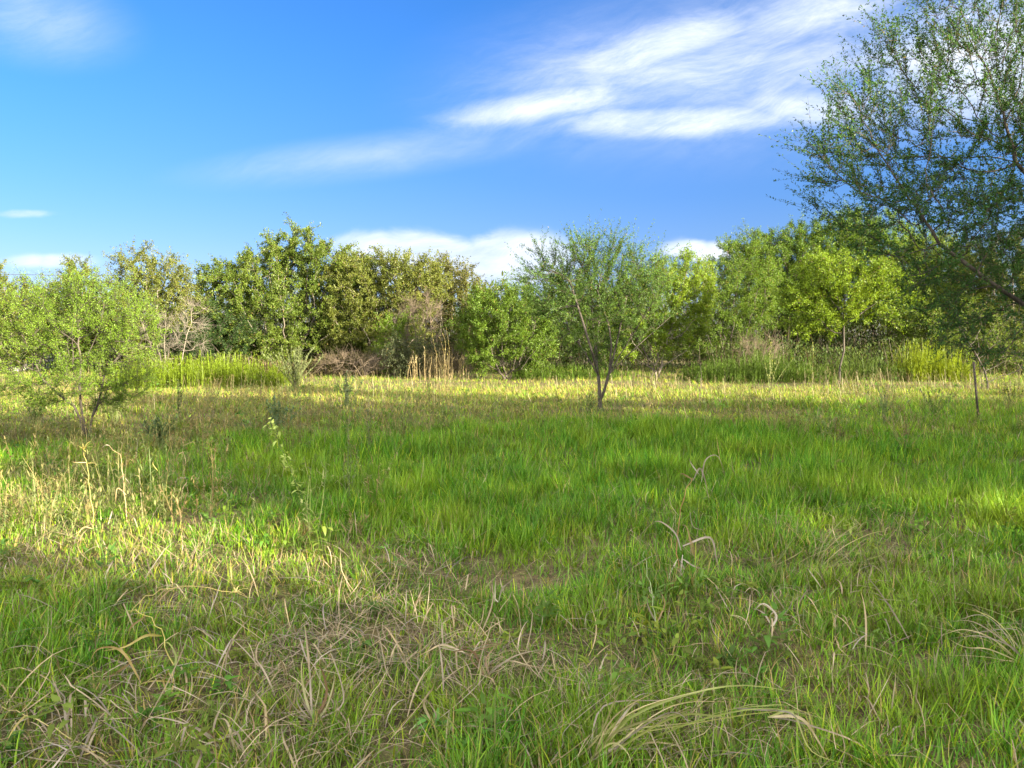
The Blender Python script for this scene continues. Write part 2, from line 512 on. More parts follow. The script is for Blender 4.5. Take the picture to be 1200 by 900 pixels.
def lush_at(x, y):
    """how green and tall the sward is, 0..1"""
    n = fbm(x, y, 21, 2.6, 3)
    lush = np.clip(0.60 + 2.2 * (n - 0.5), 0, 1)
    band = np.exp(-((y - 10.0) / 3.6) ** 2) * (0.55 + 0.45 / (1 + np.exp(-(x + 2.0) * 1.0)))
    lush = lush - 0.35 * np.exp(-(((x + 4.6) / 2.0) ** 2 + ((y - 7.4) / 2.0) ** 2))
    lush = lush + 0.42 * np.exp(-(((x + 0.2) / 1.4) ** 2 + ((y - 5.7) / 1.0) ** 2))
    right = 0.27 / (1 + np.exp(-(x - 0.3) * 2.2))
    lush = lush * 0.70 + band * 0.55 + right
    lush -= 0.50 * np.exp(-(((x + 1.4) / 1.2) ** 2 + ((y - 3.1) / 0.9) ** 2))      # trampled dead patch, left foreground
    lush -= 0.20 * np.exp(-(((x - 1.6) / 0.6) ** 2 + ((y - 3.9) / 0.7) ** 2))
    edge = y - 13.0 - 0.13 * x + 5.0 * (fbm(x, y, 45, 3.0, 3) - 0.5)
    lush -= 0.62 / (1 + np.exp(-edge * 0.75))
    lush -= 0.5 * np.exp(-((y - 23.5) / 4.0) ** 2)                        # cut, drier meadow beyond
    lush += 0.5 * np.exp(-(((x - 11.0) / 4.0) ** 2 + ((y - 17.0) / 2.0) ** 2))
    return np.clip(lush, 0, 1)

def tussock(x, y):
    a = fbm(x, y, 151, 0.42, 2); b_ = fbm(x, y, 157, 1.3, 2)
    return np.clip(0.5 + 2.6 * (0.6 * a + 0.4 * b_ - 0.5), 0, 1)

def build_grass():
    r = np.random.default_rng(5)
    parts, dry = [], []
    zones = [(1.7, 5.0, 130000, 4, 0.0062), (5.0, 9.0, 150000, 4, 0.0070), (9.0, 15.0, 140000, 3, 0.010), (15.0, 25.0, 110000, 2, 0.014), (25.0, 46.0, 110000, 2, 0.015)]
    for (y0, y1, n, S, w) in zones:
        # tufts: blades gather round tuft centres
        B = 30 if y1 <= 9 else 18
        nt_ = n // B
        y = np.sqrt(r.random(nt_) * (y1 ** 2 - y0 ** 2) + y0 ** 2)
        x = (r.random(nt_) * 2 - 1) * (0.72 * y + 1.6)
        sp = 0.03 + 0.05 * r.random(nt_)
        cx, cy = np.repeat(x, B), np.repeat(y, B)
        sd = np.repeat(sp, B) * (1 + y0 / 14)
        tuft_h = np.repeat(0.65 + 0.65 * r.random(nt_), B); tuft_c = np.repeat(r.random(nt_), B); tuft_dry = np.repeat(r.random(nt_), B)
        th = r.random(len(cx)) * 2 * math.pi; q = np.sqrt(r.random(len(cx)))
        loose = r.random(len(cx)) < (0.22 if y1 <= 15 else 0.75)
        q = np.where(loose, q * 4.0, q)
        bx, by = cx + np.cos(th) * q * sd, cy + np.sin(th) * q * sd
        L = lush_at(bx, by)
        T = tussock(bx, by)
        keep = r.random(len(bx)) < np.clip(0.56 + 0.38 * L + 0.25 * (by > 14) + 0.5 * (T - 0.5) * (by < 16), 0.05, 1)
        bx, by, th, q, L, T, tuft_h, tuft_c, tuft_dry = (v[keep] for v in (bx, by, th, q, L, T, tuft_h, tuft_c, tuft_dry))
        N = len(bx)
        far = 1 / (1 + np.exp(-(by - 16.0)))
        ln = tuft_h * (0.52 + 0.75 * T) * (0.125 + 0.145 * L) * (0.50 + 0.70 * r.random(N)) * (1 + 0.25 * far) * (0.80 + 0.2 * np.clip((by - 6) / 4, 0, 1)) + 0.03 * far
        az = th + r.normal(0, 0.9, N)
        p0 = R(86) - np.abs(r.normal(0, 0.22, N)) - 0.12 * np.minimum(q, 1.5)
        dp = -np.abs(r.normal(0.35, 0.55, N)) - 0.25 * (1 - L)
        sand = np.exp(-((by - 23.5) / 3.8) ** 2) * (1 / (1 + np.exp((bx - 5.0) * 0.4))) * np.clip(0.45 + 2.2 * (fbm(bx, by, 163, 3.0, 3) - 0.4), 0.15, 1.3)
        pr = np.stack([0.95 * L + 0.10, 0.75 * L + 0.28, 0.22 + 0.25 * far + 0.6 * sand, 0.05 + 0.45 * (1 - L), 0.03 + 0.26 * (1 - L) ** 2 + 1.3 * sand + 0.04 * far, 0.02 + 0.16 * (1 - L) ** 2], 1)
        c, k = pick(r, N, pr, FRESH)
        tone = fbm(bx, by, 61, 0.55, 3)                      # paler, yellower clumps among deep green ones
        yk = np.clip((tone - 0.48) * 3.0 + 0.5 * (T - 0.5), 0, 1)[:, None] * (k < 3)[:, None]
        c = np.where((k < 3)[:, None], c * (1 + 0.55 * (tuft_c[:, None] - 0.5)) * np.where(tuft_c[:, None] > .7, np.array([1.2, 1.0, 0.8]), np.array([0.80, 1.0, 1.25])), c)
        c = c * (1 - 0.65 * yk) + np.array([0.185, 0.28, 0.016]) * 0.65 * yk
        c = c * (0.75 + 0.5 * r.random((N, 1))) * (0.85 + 0.3 * fbm(bx, by, 33, 1.1, 2))[:, None]
        base_c = c * 0.8 + np.array([0.03, 0.03, 0.01])
        z = ground_z(bx, by) - 0.012
        rb = ribbons(np.stack([bx, by, z], 1), az, p0, dp, ln, np.full(N, w) * (0.6 + 0.8 * r.random(N)), S, r.normal(0, 0.3, N), base_c, c)
        parts.append(rb)
    o = link('grass', quad_mesh('grass', *merge(parts)), None, GRASS); tag(o, 'meadow grass, lush green near, drier and paler towards the trees', 'grass', kind='stuff')

    # fallen dead straw lying in the sward
    parts = []
    for (y0, y1, n, S, w, bias) in [(1.8, 5.5, 6500, 7, 0.008, 1), (5.5, 10, 2600, 5, 0.008, 1), (10, 20, 2500, 3, 0.012, 0), (20, 38, 3500, 3, 0.012, 0)]:
        y = np.sqrt(r.random(n) * (y1 ** 2 - y0 ** 2) + y0 ** 2); x = (r.random(n) * 2 - 1) * (0.72 * y + 1.2)
        L = lush_at(x, y); pat = fbm(x, y, 55, 0.9, 2)
        mat = 0.48 + 1.0 * np.exp(-((x + 1.1) / 1.3) ** 2 - ((y - 3.2) / 0.9) ** 2) + 0.5 * np.exp(-((x + 3.2) / 1.2) ** 2 - ((y - 7.2) / 1.2) ** 2) if bias else 0.7
        keep = r.random(n) < np.clip(mat * (1.10 - L) ** 1.2 * np.clip(3.2 * (pat - 0.36), 0.06, 1), 0, 1)
        x, y = x[keep], y[keep]; N = len(x)
        ln = (0.14 + 0.34 * r.random(N) ** 1.6) * (1.0 if bias else 1.1)
        p0 = np.abs(r.normal(0.45, 0.35, N)); dp = -np.abs(r.normal(0.9, 0.5, N)) * (p0 + 0.2)
        grey = r.random((N, 1))
        c = np.array([0.37, 0.29, 0.155]) * (1 - grey) + np.array([0.29, 0.255, 0.21]) * grey
        c = c * (0.35 + 0.6 * r.random((N, 1)))
        parts.append(ribbons(np.stack([x, y, ground_z(x, y) + 0.01 + 0.05 * r.random(N)], 1), r.random(N) * 2 * math.pi, p0, dp, ln, np.full(N, w) * (0.4 + 0.9 * r.random(N)), S, r.normal(0, 0.55, N), c, c * (0.75 + 0.4 * r.random((N, 1))), 3.0, 0.08, -np.abs(r.normal(0, 0.8, N)) * (r.random(N) < .6), r.normal(0, 1.0, N) * (r.random(N) < .5)))
    o = link('dry_straw', quad_mesh('dry_straw', *merge(parts)), None, STRAW); tag(o, 'bleached dead straw lying in the grass', 'straw', kind='stuff')

    # fine grey-brown thatch matted between the tufts
    r2 = np.random.default_rng(23); n = 30000
    y = np.sqrt(r2.random(n) * (9.0 ** 2 - 1.8 ** 2) + 1.8 ** 2); x = (r2.random(n) * 2 - 1) * (0.72 * y + 1.0)
    keep = r2.random(n) < np.clip((0.40 + 0.9 * np.exp(-((x + 1.0) / 1.6) ** 2 - ((y - 3.4) / 1.5) ** 2)) * np.clip(3.4 * (fbm(x, y, 57, 0.8, 2) - 0.36), 0.05, 1), 0, 1)
    x, y = x[keep], y[keep]; N = len(x)
    c = np.array([0.23, 0.18, 0.105]) * (0.45 + 0.9 * r2.random((N, 1))) * (1 + np.array([0.0, 0.06, 0.25]) * r2.random((N, 1)))
    th = ribbons(np.stack([x, y, ground_z(x, y) + 0.02 + 0.09 * r2.random(N)], 1), r2.random(N) * 6.28, r2.normal(0.25, 0.35, N), r2.normal(-0.6, 0.6, N), 0.10 + 0.26 * r2.random(N), 0.0022 + 0.003 * r2.random(N), 5, r2.normal(0, 0.5, N), c, c, 4.0, 0.08, r2.normal(-.3, .7, N), r2.normal(0, .9, N) * (r2.random(N) < .5))
    o = link('thatch', quad_mesh('thatch', *th), None, STRAW); tag(o, 'grey-brown matted thatch between the grass tufts', 'thatch', kind='stuff')

    # thin seeding stems standing above the drier meadow
    n = 7000
    y = 11 + 22 * r.random(n) ** 0.9; x = (r.random(n) * 2 - 1) * (0.72 * y + 1)
    pat = fbm(x, y, 91, 2.2, 3); keep = (pat > 0.5) & (r.random(n) < np.where(lush_at(x, y) < 0.5, 1.0, 0.16) * np.where(x > 3, 1.0, 0.55))
    x, y = x[keep], y[keep]; N = len(x)
    ln = 0.28 + 0.32 * r.random(N)
    az = r.random(N) * 6.28; p0 = R(88) - np.abs(r.normal(0, 0.15, N)); dp = -np.abs(r.normal(0.3, 0.3, N))
    c = np.array([0.12, 0.10, 0.05]) * (0.7 + 0.6 * r.random((N, 1)))
    a = ribbons(np.stack([x, y, ground_z(x, y)], 1), az, p0, dp, ln, np.full(N, 0.005) * (y / 14), 3, 0 * x, c * 0.8, c * 1.2, 8.0, 0.7)
    tips = a[0].reshape(N, 4, 2, 3)[:, -1].mean(1)
    h = np.repeat(np.arange(N), 5)
    b_ = ribbons(tips[h] - np.array([0, 0, 0.06]) * r.random((len(h), 1)), r.random(len(h)) * 6.28, r.random(len(h)) * 1.0, np.full(len(h), -0.5), 0.03 + 0.05 * r.random(len(h)), np.full(len(h), 0.012), 2, 0 * h.astype(float), c[h] * 1.1, c[h] * 1.2)
    o = link('seeding_grass', quad_mesh('seeding_grass', *merge([a, b_])), None, STRAW); tag(o, 'thin tan seeding grass stems over the drier meadow', 'grass', kind='stuff')
build_grass()

def build_small_weeds():
    """broad-leaved herbs growing through the sward"""
    r = np.random.default_rng(17)
    n = 520
    y = 2.6 + 24 * r.random(n) ** 1.4; x = (r.random(n) * 2 - 1) * (0.70 * y + 0.5)
    keep = fbm(x, y, 131, 2.0, 3) + 0.16 * (x < -1) > 0.52
    x, y = x[keep], y[keep]; n = len(x)
    h = (0.07 + 0.22 * r.random(n) ** 2) * (1 + 0.5 * (y > 9)); c0 = np.array([[0.075, 0.16, 0.022]]) * (0.7 + 0.7 * r.random((n, 1))) * np.stack([0.8 + 0.9 * r.random(n), np.ones(n), 0.8 + 0.7 * r.random(n)], 1)
    m = 18; K = np.repeat(np.arange(n), m)
    t = r.random(len(K))
    th = r.random(len(K)) * 6.28; rad = h[K] * 0.45 * np.sqrt(r.random(len(K)))
    p = np.stack([x[K] + np.cos(th) * rad, y[K] + np.sin(th) * rad, ground_z(x[K], y[K]) + h[K] * (0.25 + 0.8 * t)], 1)
    c = c0[K] * (0.7 + 0.6 * r.random((len(K), 1)))
    lf = ribbons(p, th + r.normal(0, .6, len(K)), r.normal(.35, .35, len(K)), r.normal(-.7, .3, len(K)), (0.03 + 0.04 * r.random(len(K))) * (1 + 0.04 * y[K]), (0.016 + 0.014 * r.random(len(K))) * (1 + 0.04 * y[K]), 4, 0 * t, c * .9, c, 2.2)
    k = np.repeat(np.arange(n), 3)
    st = ribbons(np.stack([x[k], y[k], ground_z(x[k], y[k])], 1), r.random(len(k)) * 6.28, R(80) - np.abs(r.normal(0, .25, len(k))), r.normal(0, .2, len(k)), h[k] * 1.1, np.full(len(k), .005), 3, 0. * k, c0[k] * .8, c0[k], 8, .6)
    o = link('meadow_weeds', quad_mesh('meadow_weeds', *merge([lf, st])), None, LEAF); tag(o, 'small broad-leaved herbs growing through the meadow grass', 'weeds', kind='stuff')
build_small_weeds()

def build_rough_weeds():
    """wiry, half-dry herbs standing through the rougher parts of the meadow"""
    r = np.random.default_rng(29); n = 2000
    y = 5.5 + 17 * r.random(n); x = (r.random(n) * 2 - 1) * (0.70 * y + 0.5)
    w = np.where(x < -1.2, 1.5, np.where((x > 4) & (y > 11), 0.8, 0.0)) + 0.7 * (y > 13) * (fbm(x, y, 143, 3, 2) > .5)
    keep = (r.random(n) < w * np.clip(3 * (fbm(x, y, 141, 2.2, 3) - 0.40), 0, 1)); x, y = x[keep], y[keep]; n = len(x)
    H = 0.24 + 0.60 * r.random(n) ** 2.0
    hue = r.random((n, 1)); c0 = (np.array([0.10, 0.15, 0.05]) * (1 - hue) + np.array([0.21, 0.165, 0.075]) * hue) * (0.7 + 0.6 * r.random((n, 1)))
    k = np.repeat(np.arange(n), 7); m = len(k)
    az = r.random(m) * 6.28; ln = H[k] * (0.55 + 0.6 * r.random(m))
    st = ribbons(np.stack([x[k] + r.normal(0, .04, m), y[k] + r.normal(0, .04, m), ground_z(x[k], y[k])], 1), az, R(84) - np.abs(r.normal(0, .28, m)), r.normal(-.2, .35, m), ln, np.full(m, .0045), 4, r.normal(0, .5, m), c0[k] * .9, c0[k], 8, .5)
    P = st[0].reshape(m, 5, 2, 3).mean(2)
    K = np.repeat(np.arange(m), 11); t = (0.2 + 0.8 * r.random(len(K))) * 3.99; i = t.astype(int); f = (t - i)[:, None]
    p = P[K, i] * (1 - f) + P[K, i + 1] * f
    c = c0[k][K] * (0.6 + 0.8 * r.random((len(K), 1)))
    lf = ribbons(p, r.random(len(K)) * 6.28, r.normal(.5, .5, len(K)), r.normal(-.7, .5, len(K)), 0.03 + 0.045 * r.random(len(K)), 0.008 + 0.014 * r.random(len(K)), 2, 0. * t, c, c, 1.8)
    o = link('rough_weeds', quad_mesh('rough_weeds', *merge([st, lf])), None, LEAF); tag(o, 'wiry half-dry weeds scattered through the rough meadow', 'weeds', kind='stuff')
build_rough_weeds()

# ------------------------------------------------------------------ weeds and undergrowth
def weed_stand(name, label, px0, px1, y0, y1, n, h, col, leaf, seed, lsize=(0.11, 0.022), nl=34, yellow=0.0):
    """a stand of upright leafy weeds, px extent given at its mid depth"""
    r = np.random.default_rng(seed)
    ym = (y0 + y1) / 2; X0, X1 = (px0 - 600) / FPX * ym, (px1 - 600) / FPX * ym
    x, y = X0 + (X1 - X0) * r.random(n), y0 + (y1 - y0) * r.random(n)
    e = np.minimum((x - X0), (X1 - x)) / (0.3 * (X1 - X0)) + r.normal(0, 0.25, n)
    hh = h * (0.45 + 0.75 * r.random(n) ** 1.5) * np.clip(0.4 + 0.6 * e, 0.25, 1) * (0.75 + 0.5 * fbm(x, y, seed, 0.9, 2))
    c = np.array(col) * (0.75 + 0.5 * r.random((n, 1)))
    az = r.random(n) * 6.28
    st = ribbons(np.stack([x, y, 0 * x], 1), az, R(89) - np.abs(r.normal(0, 0.08, n)), -np.abs(r.normal(0.1, 0.12, n)), hh, np.full(n, 0.012), 3, 0 * x, c * 0.9, c, 8, 0.5)
    K = np.repeat(np.arange(n), nl); t = r.random(len(K)) ** 0.75
    P = st[0].reshape(n, 4, 2, 3).mean(2)
    s = t * 3; i = np.minimum(s.astype(int), 2); f = (s - i)[:, None]
    p = P[K, i] * (1 - f) + P[K, i + 1] * f
    lc = c[K] * (0.7 + 0.6 * r.random((len(K), 1)))
    lf = ribbons(p, r.random(len(K)) * 6.28, R(50) + r.normal(0, 0.35, len(K)), r.normal(-0.5, 0.4, len(K)), lsize[0] * (0.5 + r.random(len(K))) * (1.15 - 0.5 * t), np.full(len(K), lsize[1]), 2, 0 * t, lc * 0.85, lc, 1.6)
    o = link(name, quad_mesh(name, *merge([st, lf])), None, LEAF); tag(o, label, 'weeds', kind='stuff')
    return o
weed_stand('tall_weeds', 'bright green stand of tall weeds before the dark shrub at left', 140, 335, 24.5, 28.5, 1500, 0.95, (0.13, 0.19, 0.014), None, 1)
weed_stand('tall_weeds', 'sunlit yellow-green stand of tall weeds under the right-hand trees', 1052, 1128, 29, 31.5, 700, 1.35, (0.15, 0.205, 0.014), None, 2)
weed_stand('tall_weeds', 'mid green tall weeds between yellow-green tree and small tree', 805, 960, 27.5, 31, 1000, 1.0, (0.075, 0.13, 0.02), None, 3)
weed_stand('tall_weeds', 'green tall weeds at the foot of the right tree line', 955, 1060, 29, 32, 420, 0.95, (0.075, 0.12, 0.025), None, 4)
weed_stand('tall_weeds', 'green weeds round the foot of the dense bush', 600, 735, 30, 34, 420, 0.6, (0.08, 0.14, 0.02), None, 6)

def undergrowth(name, label, px0, px1, y0, y1, n, h, c1, c2, seed, size=0.12):
    r = np.random.default_rng(seed)
    y = y0 + (y1 - y0) * r.random(n); x = ((px0 + (px1 - px0) * r.random(n)) - 600) / FPX * y
    top = h * (0.35 + 1.1 * fbm(x, y, seed, 2.4, 3))
    z = top * r.random(n) ** 0.9
    az = r.random(n) * 6.28
    f = np.clip(fbm(x + z, y, seed + 5, 1.2, 2) + r.normal(0, 0.2, n), 0, 1)[:, None]
    c = np.array(c1) * (1 - f) + np.array(c2) * f
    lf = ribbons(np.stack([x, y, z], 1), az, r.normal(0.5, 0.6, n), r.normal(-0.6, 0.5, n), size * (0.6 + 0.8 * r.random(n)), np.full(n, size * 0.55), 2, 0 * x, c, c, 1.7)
    m = n // 40
    k = r.choice(n, m)
    st = ribbons(np.stack([x[k], y[k], 0 * x[k]], 1), r.random(m) * 6.28, R(86) - np.abs(r.normal(0, 0.2, m)), r.normal(-0.2, 0.3, m), top[k] * 1.05, np.full(m, 0.03), 3, 0 * x[k], np.array([[0.06, 0.048, 0.035]]) * np.ones((m, 1)), np.array([[0.08, 0.065, 0.048]]) * np.ones((m, 1)), 8, 0.4)
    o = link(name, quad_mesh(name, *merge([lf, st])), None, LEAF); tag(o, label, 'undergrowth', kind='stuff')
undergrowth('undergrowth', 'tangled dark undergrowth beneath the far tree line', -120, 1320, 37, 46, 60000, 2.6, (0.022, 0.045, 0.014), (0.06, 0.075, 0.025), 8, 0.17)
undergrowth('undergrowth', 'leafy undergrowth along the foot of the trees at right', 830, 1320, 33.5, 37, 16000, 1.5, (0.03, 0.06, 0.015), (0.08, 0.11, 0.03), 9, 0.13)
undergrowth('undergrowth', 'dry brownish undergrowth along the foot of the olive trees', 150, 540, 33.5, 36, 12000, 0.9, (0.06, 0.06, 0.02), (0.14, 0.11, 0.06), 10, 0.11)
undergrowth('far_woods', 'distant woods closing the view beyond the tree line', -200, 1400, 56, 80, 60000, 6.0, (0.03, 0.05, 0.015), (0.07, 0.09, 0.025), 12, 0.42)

# ------------------------------------------------------------------ tree line
OLIVE = ((0.048, 0.071, 0.012), (0.135, 0.154, 0.030))
OLIVE_GREEN = ((0.041, 0.077, 0.011), (0.121, 0.168, 0.025))
BRIGHT = ((0.055, 0.117, 0.009), (0.122, 0.189, 0.015))
YELLOWG = ((0.061, 0.121, 0.008), (0.151, 0.219, 0.016))
MIDG = ((0.044, 0.083, 0.010), (0.102, 0.151, 0.015))
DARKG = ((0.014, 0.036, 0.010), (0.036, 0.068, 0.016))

TREES = [
 # name, label, cat, D, base px, ellipses, colours, bark, stems(px offsets), options
 ('oak_tree', 'olive tree at the left picture edge, half hidden by the bright bush', 'tree', 36, 8, [(2, 345, 30, 34), (-15, 385, 45, 45), (10, 400, 30, 35)], OLIVE, BARK_GREY, 2, {}),
 ('oak_tree', 'small olive tree showing its top above the bright left bush', 'tree', 38, 85, [(92, 332, 20, 24), (80, 375, 48, 45)], OLIVE, BARK_GREY, 2, dict(attr=240)),
 ('oak_tree', 'sparse olive tree with pale limbs right of the bright left bush', 'tree', 35, 185, [(178, 330, 46, 40), (195, 365, 45, 45), (165, 380, 40, 40)], OLIVE, BARK_BLEACH, 3, dict(attr=420, nleaf=24)),
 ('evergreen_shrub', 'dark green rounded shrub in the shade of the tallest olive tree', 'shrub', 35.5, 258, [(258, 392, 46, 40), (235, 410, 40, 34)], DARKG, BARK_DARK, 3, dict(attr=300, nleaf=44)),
 ('oak_tree', 'tallest olive green tree with a pointed top, left of the low cloud', 'tree', 37, 330, [(332, 335, 80, 52), (295, 365, 68, 62), (380, 372, 66, 64), (344, 296, 40, 32), (278, 332, 48, 34), (395, 322, 46, 38), (340, 405, 84, 40)], OLIVE_GREEN, BARK_GREY, 4, dict(attr=1150)),
 ('oak_tree', 'broad olive tree between the tallest tree and the bare pinkish shrub', 'tree', 37, 440, [(450, 342, 68, 44), (440, 385, 70, 52), (425, 325, 40, 30), (485, 335, 44, 36)], OLIVE, BARK_GREY, 3, dict(attr=620)),
 ('oak_tree', 'pale olive tree under the low cloud, left of the dense bush', 'tree', 40, 530, [(535, 348, 46, 40), (512, 370, 56, 50), (550, 385, 40, 52), (520, 325, 36, 22)], ((0.045, 0.055, 0.012), (0.11, 0.115, 0.026)), BARK_GREY, 3, dict(attr=480, nleaf=28)),
 ('thorn_shrub', 'small bright green shrub in front of the bare pinkish shrub', 'shrub', 33.5, 462, [(464, 394, 22, 22)], BRIGHT, BARK_MID, 3, dict(attr=110)),
 ('thorn_shrub', 'low dark grey-green shrub leaning right beside pale canes', 'shrub', 32.5, 470, [(474, 418, 24, 22), (497, 409, 18, 9)], ((0.03, 0.045, 0.022), (0.07, 0.085, 0.04)), BARK_DARK, 4, dict(attr=160)),
 ('acacia_bush', 'dense rounded green bush left of the lone tree', 'bush', 31, 592, [(592, 378, 52, 46), (562, 388, 30, 42), (622, 395, 32, 45), (590, 412, 52, 28)], ((0.040, 0.082, 0.011), (0.100, 0.165, 0.017)), BARK_DARK, 5, dict(attr=650, nleaf=40, tw=(4, 0.55, 0.3, 0.45))),
 ('acacia_tree', 'yellow-green feathery tree with pale vine-wrapped foot, right of the lone tree', 'tree', 31.5, 768, [(790, 345, 46, 46), (765, 385, 44, 46), (815, 345, 28, 40), (735, 375, 34, 50), (800, 385, 34, 34)], YELLOWG, BARK_GREY, 4, dict(attr=700, nleaf=36, tw=(4, 0.6, 0.3, 0.35))),
 ('acacia_tree', 'dark green tree in shade directly behind the lone tree', 'tree', 39, 690, [(690, 385, 55, 50), (670, 350, 40, 35)], ((0.040, 0.082, 0.011), (0.100, 0.165, 0.017)), BARK_DARK, 3, dict(attr=350)),
 ('acacia_tree', 'dark green tree standing in the gap right of the yellow-green tree', 'tree', 37, 862, [(862, 350, 44, 50), (850, 390, 45, 45), (880, 320, 36, 36), (850, 305, 20, 18)], ((0.040, 0.082, 0.011), (0.100, 0.165, 0.017)), BARK_DARK, 3, dict(attr=560, nleaf=36)),
 ('acacia_tree', 'tall green tree on the rising skyline behind the small trunked tree', 'tree', 42, 935, [(930, 312, 60, 40), (905, 300, 40, 30), (965, 295, 60, 45), (940, 355, 70, 50)], ((0.036, 0.08, 0.009), (0.095, 0.16, 0.017)), BARK_DARK, 4, dict(attr=800)),
 ('acacia_tree', 'small tree with a straight dark trunk and lit yellow-green crown', 'tree', 27.5, 985, [(998, 340, 58, 40), (960, 362, 46, 40), (1030, 345, 38, 36), (975, 325, 40, 30)], YELLOWG, BARK_DARK, 1, dict(attr=520, nleaf=32, r0=0.0062, tw=(4, 0.55, 0.3, 0.3))),
 ('acacia_tree', 'tall green tree on the skyline seen through the big right tree', 'tree', 41, 1040, [(1040, 300, 60, 50), (1000, 275, 36, 30), (1070, 340, 60, 50)], BRIGHT, BARK_DARK, 3, dict(attr=600)),
 ('acacia_tree', 'green tree behind the yellow-green weeds at right', 'tree', 37, 1110, [(1110, 330, 65, 60), (1085, 375, 60, 40)], MIDG, BARK_DARK, 4, dict(attr=600)),
 ('acacia_tree', 'rounded yellow-green tree top between the dark gap tree and the tall skyline tree', 'tree', 43, 895, [(895, 325, 60, 52), (875, 300, 30, 28), (920, 350, 60, 60)], ((0.045, 0.09, 0.010), (0.115, 0.175, 0.018)), BARK_DARK, 3, dict(attr=420)),
 ('acacia_tree', 'olive tree at the right picture edge behind the leaning sapling', 'tree', 35, 1195, [(1195, 340, 65, 70), (1170, 390, 50, 40)], ((0.03, 0.055, 0.010), (0.08, 0.105, 0.018)), BARK_MID, 3, dict(attr=560)),
]
def build_treeline():
    for s, (nm, lb, ct, D, bx, el, cl, bk, ns, op) in enumerate(TREES):
        base = at(bx, 398, D); base[2] = 0.0
        E = env(el, D)
        r = np.random.default_rng(100 + s)
        zlow = min(c[2] - q[2] for c, q in E)
        stems = []
        for k in range(ns):
            off = np.array([r.normal(0, 0.25), r.normal(0, 0.25), 0]) * (ns > 1)
            c = E[k % len(E)][0]
            top = base + off + np.array([(c[0] - base[0]) * 0.3, 0, max(0.5, zlow + 0.35)])
            stems.append(stem_from(base + off * 0.5, top, 4, 0.08 if ns > 1 else 0.02, s * 10 + k))
        kw = dict(attr=450, step=0.34, kill=0.42, nleaf=40, r0=0.010, tw=(3, 0.62, 0.45, 0.15), twig_r=0.006, plume=0.05)
        kw.update(op)
        kw['attr'] = int(kw['attr'] * 1.7); kw['nleaf'] = int(kw['nleaf'] * 1.6); kw['r0'] *= 0.72; kw['kill'] = 0.36; kw['step'] = 0.30
        make_tree(nm, lb, ct, base, E, stems, (0.090, 0.042) if 'oak' in nm else (0.085, 0.028), cl, bk, 200 + s, **kw)
build_treeline()

def bare_shrub(name, label, D, bx, el, bark, seed, ns=5, attr=260, **k):
    base = at(bx, 398, D); base[2] = 0.0
    E = env(el, D)
    r = np.random.default_rng(seed)
    stems = [stem_from(base + np.array([r.normal(0, .2), r.normal(0, .2), 0]), base + np.array([r.normal(0, .4), r.normal(0, .4), 0.6]), 3, 0.03, seed + i) for i in range(ns)]
    make_tree(name, label, 'dead shrub', base, E, stems, (0.1, 0.05), OLIVE, bark, seed, attr=attr, step=0.2, kill=0.22, r0=0.0055, pw=0.42, tw=(7, 0.55, 0.35, 0.3), twig_r=0.0048, bare=True, **k)
bare_shrub('dead_shrub', 'bare pinkish brown dead shrub amid the olive trees', 33.8, 488, [(490, 378, 32, 42), (478, 400, 26, 30)], BARK_PINK, 31, attr=260)
bare_shrub('dead_shrub', 'pale grey leafless shrub leaning right of the bright left bush', 32.5, 190, [(200, 395, 42, 34), (215, 375, 30, 30)], BARK_BLEACH, 32, ns=4, attr=90)
bare_shrub('dead_shrub', 'brownish leafless brush beside the dense rounded bush', 33.5, 548, [(548, 415, 14, 24), (536, 424, 14, 16)], BARK_PINK, 33, ns=6, attr=110)
bare_shrub('dead_shrub', 'low tangle of dead stems below the broad olive tree', 33, 425, [(425, 424, 45, 16), (395, 426, 25, 14)], BARK_PINK, 34, ns=8, attr=110)
bare_shrub('dead_shrub', 'reddish dry brush before the dark gap at right', 32, 882, [(880, 412, 26, 24), (905, 415, 20, 18)], BARK_PINK, 35, ns=7, attr=80)

# ------------------------------------------------------------------ the lone tree, the bright bush and the big shaded tree
def build_lone_tree():
    Y = 17.0
    base = ground_at(703, 483); Y = base[1]
    fork = at(704, 452, Y)
    E = env([(700, 355, 62, 50), (640, 325, 28, 30), (715, 315, 44, 32), (757, 338, 28, 40), (700, 400, 44, 30), (680, 305, 28, 18), (745, 375, 34, 28), (655, 358, 34, 32)], Y, 0.85)
    fk = at(701, 440, Y)
    trunk = smooth_path([base, at(703, 466, Y), at(702, 450, Y), fk], 5)
    trunk2 = np.concatenate([trunk[1:2], smooth_path([at(708, 458, Y - .05), at(713, 440, Y - .1)], 3)])
    stems = [trunk, trunk2]
    r = np.random.default_rng(6)
    for (x1, y1, x2, y2) in [(680, 405, 640, 350), (690, 400, 668, 330), (696, 395, 690, 310), (700, 392, 715, 315)]:
        stems.append(smooth_path([fk, at(x1, y1, Y + r.normal(0, .25)), at(x2, y2, Y + r.normal(0, .7))], 6))
    for (x1, y1, x2, y2) in [(722, 405, 738, 330), (735, 402, 768, 350), (716, 395, 700, 340), (740, 412, 785, 372)]:
        stems.append(smooth_path([trunk2[-1], at(x1, y1, Y + r.normal(0, .25)), at(x2, y2, Y + r.normal(0, .7))], 6))
    make_tree('mesquite_tree', 'lone vase-shaped feathery green tree standing in the open meadow', 'tree', base, E, stems, (0.046, 0.0125),
              ((0.034, 0.078, 0.018), (0.090, 0.160, 0.022)), BARK_DARK, 61, attr=900, step=0.16, kill=0.16, up=0.20, r0=0.0041, pw=0.45,
              tw=(4, 0.56, 0.14, 0.58), nleaf=36, twig_r=0.0022, plume=0.009, jit=0.10, clump_col=0.5)

